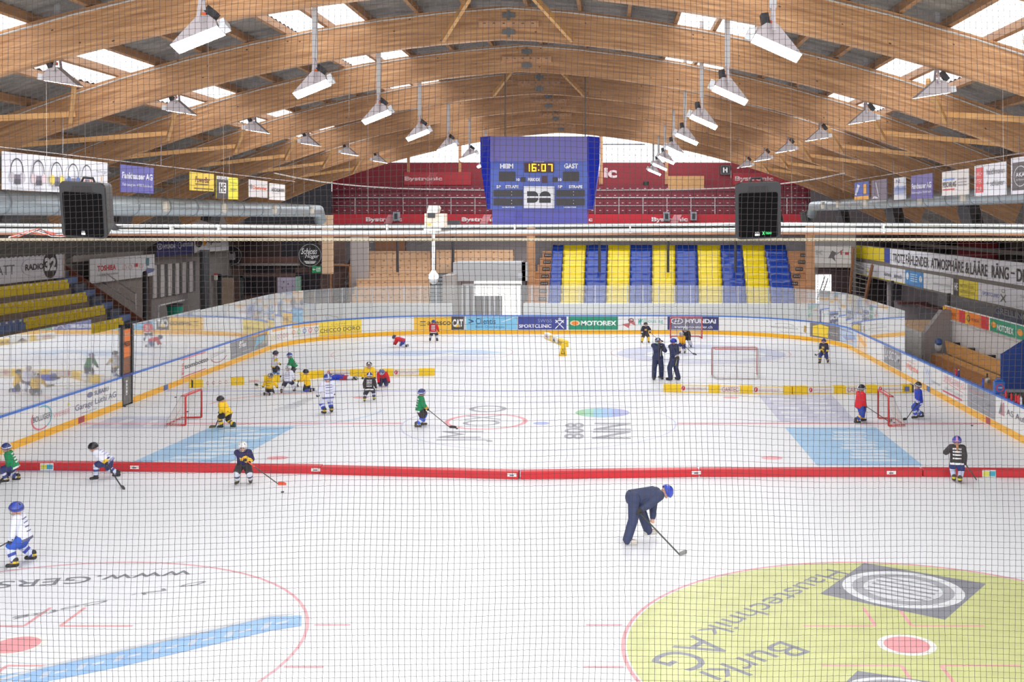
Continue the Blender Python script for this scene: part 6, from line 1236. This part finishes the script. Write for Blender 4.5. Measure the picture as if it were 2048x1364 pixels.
person((1254,1090),(1299,1076),78,1.82,'coach in navy tracksuit and blue helmet bending down over a long stick',(54,64,96),(54,64,98),(54,64,98),(50,76,196),(40,64,170),adult=True,lean=82,hz=.5,hoff=(0,-.06),cage=False,head=38,skate=(214,208,196),skate2=(190,110,100),hands={1:(1258,1036,-.25),-1:(1303,1064,.0)},gloves=(0,1),stick=KW(top=(1262,1036),heel=(1359,1112),toe=(1376,1107),hand=1,low=0,dy=-.25,c=(70,76,70),bc=(150,150,146),label='long dark stick with pale blade tip held by the bending coach'))
bpy.context.view_layer.update(); dg = bpy.context.evaluated_depsgraph_get(); res = []
for o, post in BAKE: res.append(bpy.data.meshes.new_from_object(o.evaluated_get(dg)))
for (o, post), me in zip(BAKE, res):
    o.modifiers.clear(); old = o.data; me.name = o.name; o.data = me
    if len(me.materials) == 0:
        for m in old.materials: me.materials.append(m)
    me.polygons.foreach_set('use_smooth', [True]*len(me.polygons))
    if post: post(me)
# ------------------------------------------------------------------ goals
RP = M((214,52,50), .4); NETM = M((232,228,224), .8)
def goal(P0, P1, back, h, label, topback=.45, netc=NETM, posts=RP, base=None):
    """front posts at P0 and P1, frame deep along back (vector)"""
    P0 = Vector(P0); P1 = Vector(P1); b = Vector(back); up = Vector((0,0,1)); t = thing('ice_hockey_goal', (P0+P1)/2, label, 'goal'); r = .032
    mb = MB(); mb.tube([P0+up*r, P0+up*(h-.06), P0+up*h+(P1-P0).normalized()*.06, P1+up*h-(P1-P0).normalized()*.06, P1+up*(h-.06), P1+up*r], r, posts, 8); mb.build('front_frame', t, True)
    B0, B1 = P0+b, P1+b; T0, T1 = P0+b*topback+up*h*.98, P1+b*topback+up*h*.98
    mb = MB(); mb.tube([P0+up*r, B0+up*r+(P1-P0)*.06, B1+up*r-(P1-P0)*.06, P1+up*r], r*.9, base or posts, 8); mb.build('base_frame', t, True)
    mb = MB(); mb.tube([P0+up*h, T0+(P1-P0)*.05, T1-(P1-P0)*.05, P1+up*h], r*.7, posts, 6); mb.tube([T0.lerp(T1,.5), B0.lerp(B1,.5)+up*r], r*.6, netc, 6); mb.build('top_frame', t, True)
    mb = MB(); rr = .004
    def grid(a, b2, c, d, n1, n2):
        for i in range(n1+1): p, q = a.lerp(b2, i/n1), d.lerp(c, i/n1); mb.bar(p, q, rr*2, rr*2, netc)
        for i in range(n2+1): p, q = a.lerp(d, i/n2), b2.lerp(c, i/n2); mb.bar(p, q, rr*2, rr*2, netc)
    W = (P1-P0).length; nW = int(W/.075)
    grid(T0, T1, B1+up*.04, B0+up*.04, nW, int(h/.075)); grid(P0+up*h, P1+up*h, T1, T0, nW, 5)
    for p, q, T_ in ((P0, B0, T0), (P1, B1, T1)): grid(p+up*h, T_, q+up*.04, p+up*.04, 7, int(h/.075))
    mb.build('goal_netting', t); return t
goal((-13.8,37.62,0), (-13.8,39.1,0), (-.66,0,0), .98, 'small red goal near the left boards, opening towards the middle', .25)
goal((9.08,37.5,0), (9.08,38.95,0), (.55,0,0), .98, 'small red goal near the right boards, opening towards the middle', .3)
goal((xat(1341,65),65,0), (xat(1404,65),65,0), (0,1.0,0), 1.2, 'full-size red goal at the far boards with the goalkeeper in front', .5)
goal((xat(1424,49.6),49.6,0), (xat(1514,49.6),49.6,0), (0,-1.1,0), 1.22, 'full-size goal turned away, seen from behind over the yellow pads', .45, M((216,214,212),.8), M((214,120,118),.4), M((222,214,212),.5))
for (x0,x1,y_,h_) in ((1370,1404,628,1.6),): 
    mb = MB(); mb.tube([at(x0,637,70.2), at(x0,630,70.2), at(x1,630,70.2), at(x1,637,70.2)], .03, M((206,190,184),.5)); tag(mb.build('stored_goal_frame'), 'top of a pale frame standing behind the far boards', 'frame')
mb = MB(); mb.tube([at(594,644,69.6), at(594,633,69.6), at(651,630,69.6), at(655,645,69.6)], .03, M((180,150,136),.5)); mb.tube([at(651,630,69.6), at(676,634,69.6), at(676,645,69.6)], .03, M((180,150,136),.5)); tag(mb.build('stored_goal_frame'), 'brownish goal frame stored behind the far left boards', 'frame')
# ------------------------------------------------------------------ foam dividers
def pad(a, b, h, th, label, secs, name='foam_divider', cat='divider', art=None, group=None, endc=None):
    A, B = gp(*a), gp(*b); d = B-A; L = d.length; d.normalize(); n = Vector((d.y, -d.x, 0)); 
    if n.y > 0: n = -n
    t = thing(name, (A+B)/2, label, cat, group); c = (A+B)/2-n*th/2
    base = M(secs[0][2],.45); n_ = 12
    for i, (u0, u1, col) in enumerate(secs):
        mb = MB(); m = A.lerp(B, (u0+u1)/2)-n*th/2; mb.obox(m+Vector((0,0,h/2)), d*(u1-u0)*L/2, n*th/2, Vector((0,0,h/2)), M(col,.42,noise=.05,scale=6,bump=.25))
        o_ = mb.build('foam_section', t); bv = o_.modifiers.new('b','BEVEL'); bv.width = .02; bv.segments = 2
    if art:
        mb = MB(); sg = Sign(mb, plane_F(A+n*.002, d*L, (0,0,h), n)); art(sg, L); mb.build('printed_marks', t)
    return t
YW, WW, CR = (248,206,20), (240,238,232), (206,60,70)
def sp(sg, x0, x1): sg.rect(x0-.02, 0, x1+.02, .09, YW); sg.rect(x0-.02, .92, x1+.02, 1, YW); sg.disc(x0+(x1-x0)*.09, .55, (x1-x0)*.07, .3, CR); sg.line(x0+(x1-x0)*.06,.4,x0+(x1-x0)*.09,.75,.06,(240,240,240),12); sg.text('sportparking.ch', x0+(x1-x0)*.2, .34, x0+(x1-x0)*.95, .68, (220,160,164))
def ct(sg, x0, x1): sg.rect(x0-.02, 0, x1+.02, .09, YW); sg.rect(x0-.02, .92, x1+.02, 1, YW); sg.text('CARTEC', x0, .22, x1, .78, (200,100,110))
def px2u(a, b, px):                                       # share of the way along the pad where it shows at px
    A, B = gp(*a), gp(*b); lo, hi = 0, 1
    for _ in range(30):
        m = (lo+hi)/2; p = A.lerp(B, m)
        if VX+FPX*p.x/p.y < px: lo = m
        else: hi = m
    return lo
def secs(a, b, lst, c0):
    out = []; us = [0]+[px2u(a, b, x) for x, _ in lst]; cols = [c0]+[c for _, c in lst]
    for i in range(len(us)): out.append((us[i], us[i+1] if i+1 < len(us) else 1, cols[i]))
    return out
a, b = (1327,784), (1584,789); pad(a, b, .3, .3, 'yellow and white foam divider, left half of the right divider line', secs(a,b,[(1362,WW),(1417,YW),(1440,WW),(1480,YW),(1505,WW),(1566,YW)],YW), art=lambda s,L,a=a,b=b: (sp(s,px2u(a,b,1362),px2u(a,b,1415)), ct(s,px2u(a,b,1444),px2u(a,b,1477)), sp(s,px2u(a,b,1507),px2u(a,b,1562))))
a, b = (1586,789), (1828,785); pad(a, b, .3, .3, 'yellow and white foam divider with black end, right half of the right divider line', secs(a,b,[(1616,WW),(1668,YW),(1692,WW),(1733,YW),(1755,WW),(1805,YW),(1824,(50,46,50))],YW), art=lambda s,L,a=a,b=b: (sp(s,px2u(a,b,1617),px2u(a,b,1666)), ct(s,px2u(a,b,1694),px2u(a,b,1728)), sp(s,px2u(a,b,1756),px2u(a,b,1803)), s.rect(px2u(a,b,1808),.2,px2u(a,b,1818),.8,(90,110,170))))
a, b = (379,776), (560,765); pad(a, b, .3, .3, 'yellow and white foam divider with black end, at the left of the left divider line', secs(a,b,[(383,(50,48,60)),(386,YW),(406,WW),(462,YW),(488,WW),(528,YW)],YW), art=lambda s,L,a=a,b=b: ([s.ring(px2u(a,b,x_),.5,.015,.22,.3,(200,110,110),20,340) for x_ in (415,427,440,452)], s.text('7/1',px2u(a,b,465),.3,px2u(a,b,485),.7,(250,226,120)), s.text('hallenbau',px2u(a,b,498),.35,px2u(a,b,518),.6,(226,90,90))))
a, b = (572,764), (655,754); pad(a, b, .3, .3, 'yellow foam divider behind the kneeling children of the left group', secs(a,b,[(600,YW),(648,WW)],WW), art=lambda s,L: s.line(0,.06,1,.06,.1,YW))
a, b = (652,754), (869,751); pad(a, b, .3, .3, 'yellow and white foam divider, right part of the left divider line', secs(a,b,[(700,YW),(724,WW),(760,YW),(786,WW),(838,YW)],WW), art=lambda s,L,a=a,b=b: (sp(s,px2u(a,b,653),px2u(a,b,698)), ct(s,px2u(a,b,728),px2u(a,b,756)), sp(s,px2u(a,b,788),px2u(a,b,836))))
for a, b, lb in (((1088,676),(1128,694),'far arm of the small folded yellow and white divider'), ((1118,712),(1134,712),'triangular near end of the small folded yellow divider')):
    if a[0] == 1088: pad(a, b, .32, .25, lb, [(0,.3,WW),(.3,.4,YW),(.4,.7,WW),(.7,1,YW)], art=lambda s,L: (s.rect(0,0,1,.12,YW), s.rect(.08,.3,.2,.7,(220,170,170)), s.poly([(.45,.2),(.6,.2),(.52,.8)],(90,70,60)), s.text('III',.72,.3,.9,.7,(120,70,60))))
    else:
        mb = MB(); A = gp(*a); B = gp(*b); mb.prism([(0,0),(.38,0),(.3,.62),(.12,.62)], A, (1,0,0), (0,0,1), (0,1,0), .3, M(YW,.45)); sg = Sign(mb, plane_F(A+Vector((0,-.004,0)), (.38,0,0), (0,0,.5), (0,-1,0))); sg.poly([(.25,.2),(.75,.2),(.5,.75)],(60,54,40)); sg.poly([(.34,.26),(.66,.26),(.5,.64)],YW); tag(mb.build('foam_divider'), lb, 'divider')
RC_ = (206,40,48)
def tagm(u, w=.006): return lambda s, L: (s.rect(u-.12/L, .35, u+.12/L, .8, (236,232,228)), s.rect(u-.06/L, .45, u+.05/L, .6, (90,90,100)))
def tagb(u): return lambda s, L: (s.rect(u-.18/L, .02, u+.18/L, .98, (236,236,232)), s.rect(u-.16/L, .2, u, .8, (226,220,90)), s.rect(u, .2, u+.16/L, .8, (60,170,196)))
pad((-60,941),(97,941), .2, .3, 'red foam divider at the left edge with a yellow and blue label', [(0,1,RC_)], 'red_divider', 'divider', tagb(.98)); 
pad((97,941),(640,948), .2, .3, 'long red foam divider behind the two left children', [(0,1,RC_)], 'red_divider', 'divider', lambda s,L: (tagm(.32)(s,L), tagm(.985)(s,L)))
pad((640,949),(1036,959), .2, .3, 'red foam divider with rumpled end left of the joint at the middle', [(0,1,RC_)], 'red_divider', 'divider', tagm(.97))
pad((1041,959),(1398,954), .2, .3, 'bright red foam divider right of the joint at the middle', [(0,1,(214,34,44))], 'red_divider', 'divider', tagm(.985))
pad((1400,954),(1845,954), .2, .3, 'long red foam divider between the middle and the ponytailed child', [(0,1,RC_)], 'red_divider', 'divider', tagm(.86))
pad((1847,954),(2110,956), .2, .3, 'red foam divider at the right edge with a yellow and blue label', [(0,1,RC_)], 'red_divider', 'divider', tagb(.5))
for i, (x_, y_, lb, hz_) in enumerate(((565,985,'black puck in front of the orange stick blade',0),(375,824,'dark ball-like puck caught in the left goal netting',.55),(914,858,'puck at the blade of the green-jersey child',0),(250,814,'puck lying near the left boards',0),(1944,852,'puck lying on the centre line near the right boards',0),(1789,846,'puck inside the small right goal',0),(351,795,'puck behind the left goal',0))):
    p = gp(x_, y_) if not hz_ else at(x_, y_, 38.3); mb = MB(); mb.lathe([(.038,p.z),(.038,p.z+.026)], (p.x,p.y,0), M((30,34,52),.5), 12); tag(mb.build('puck'), lb, 'puck')
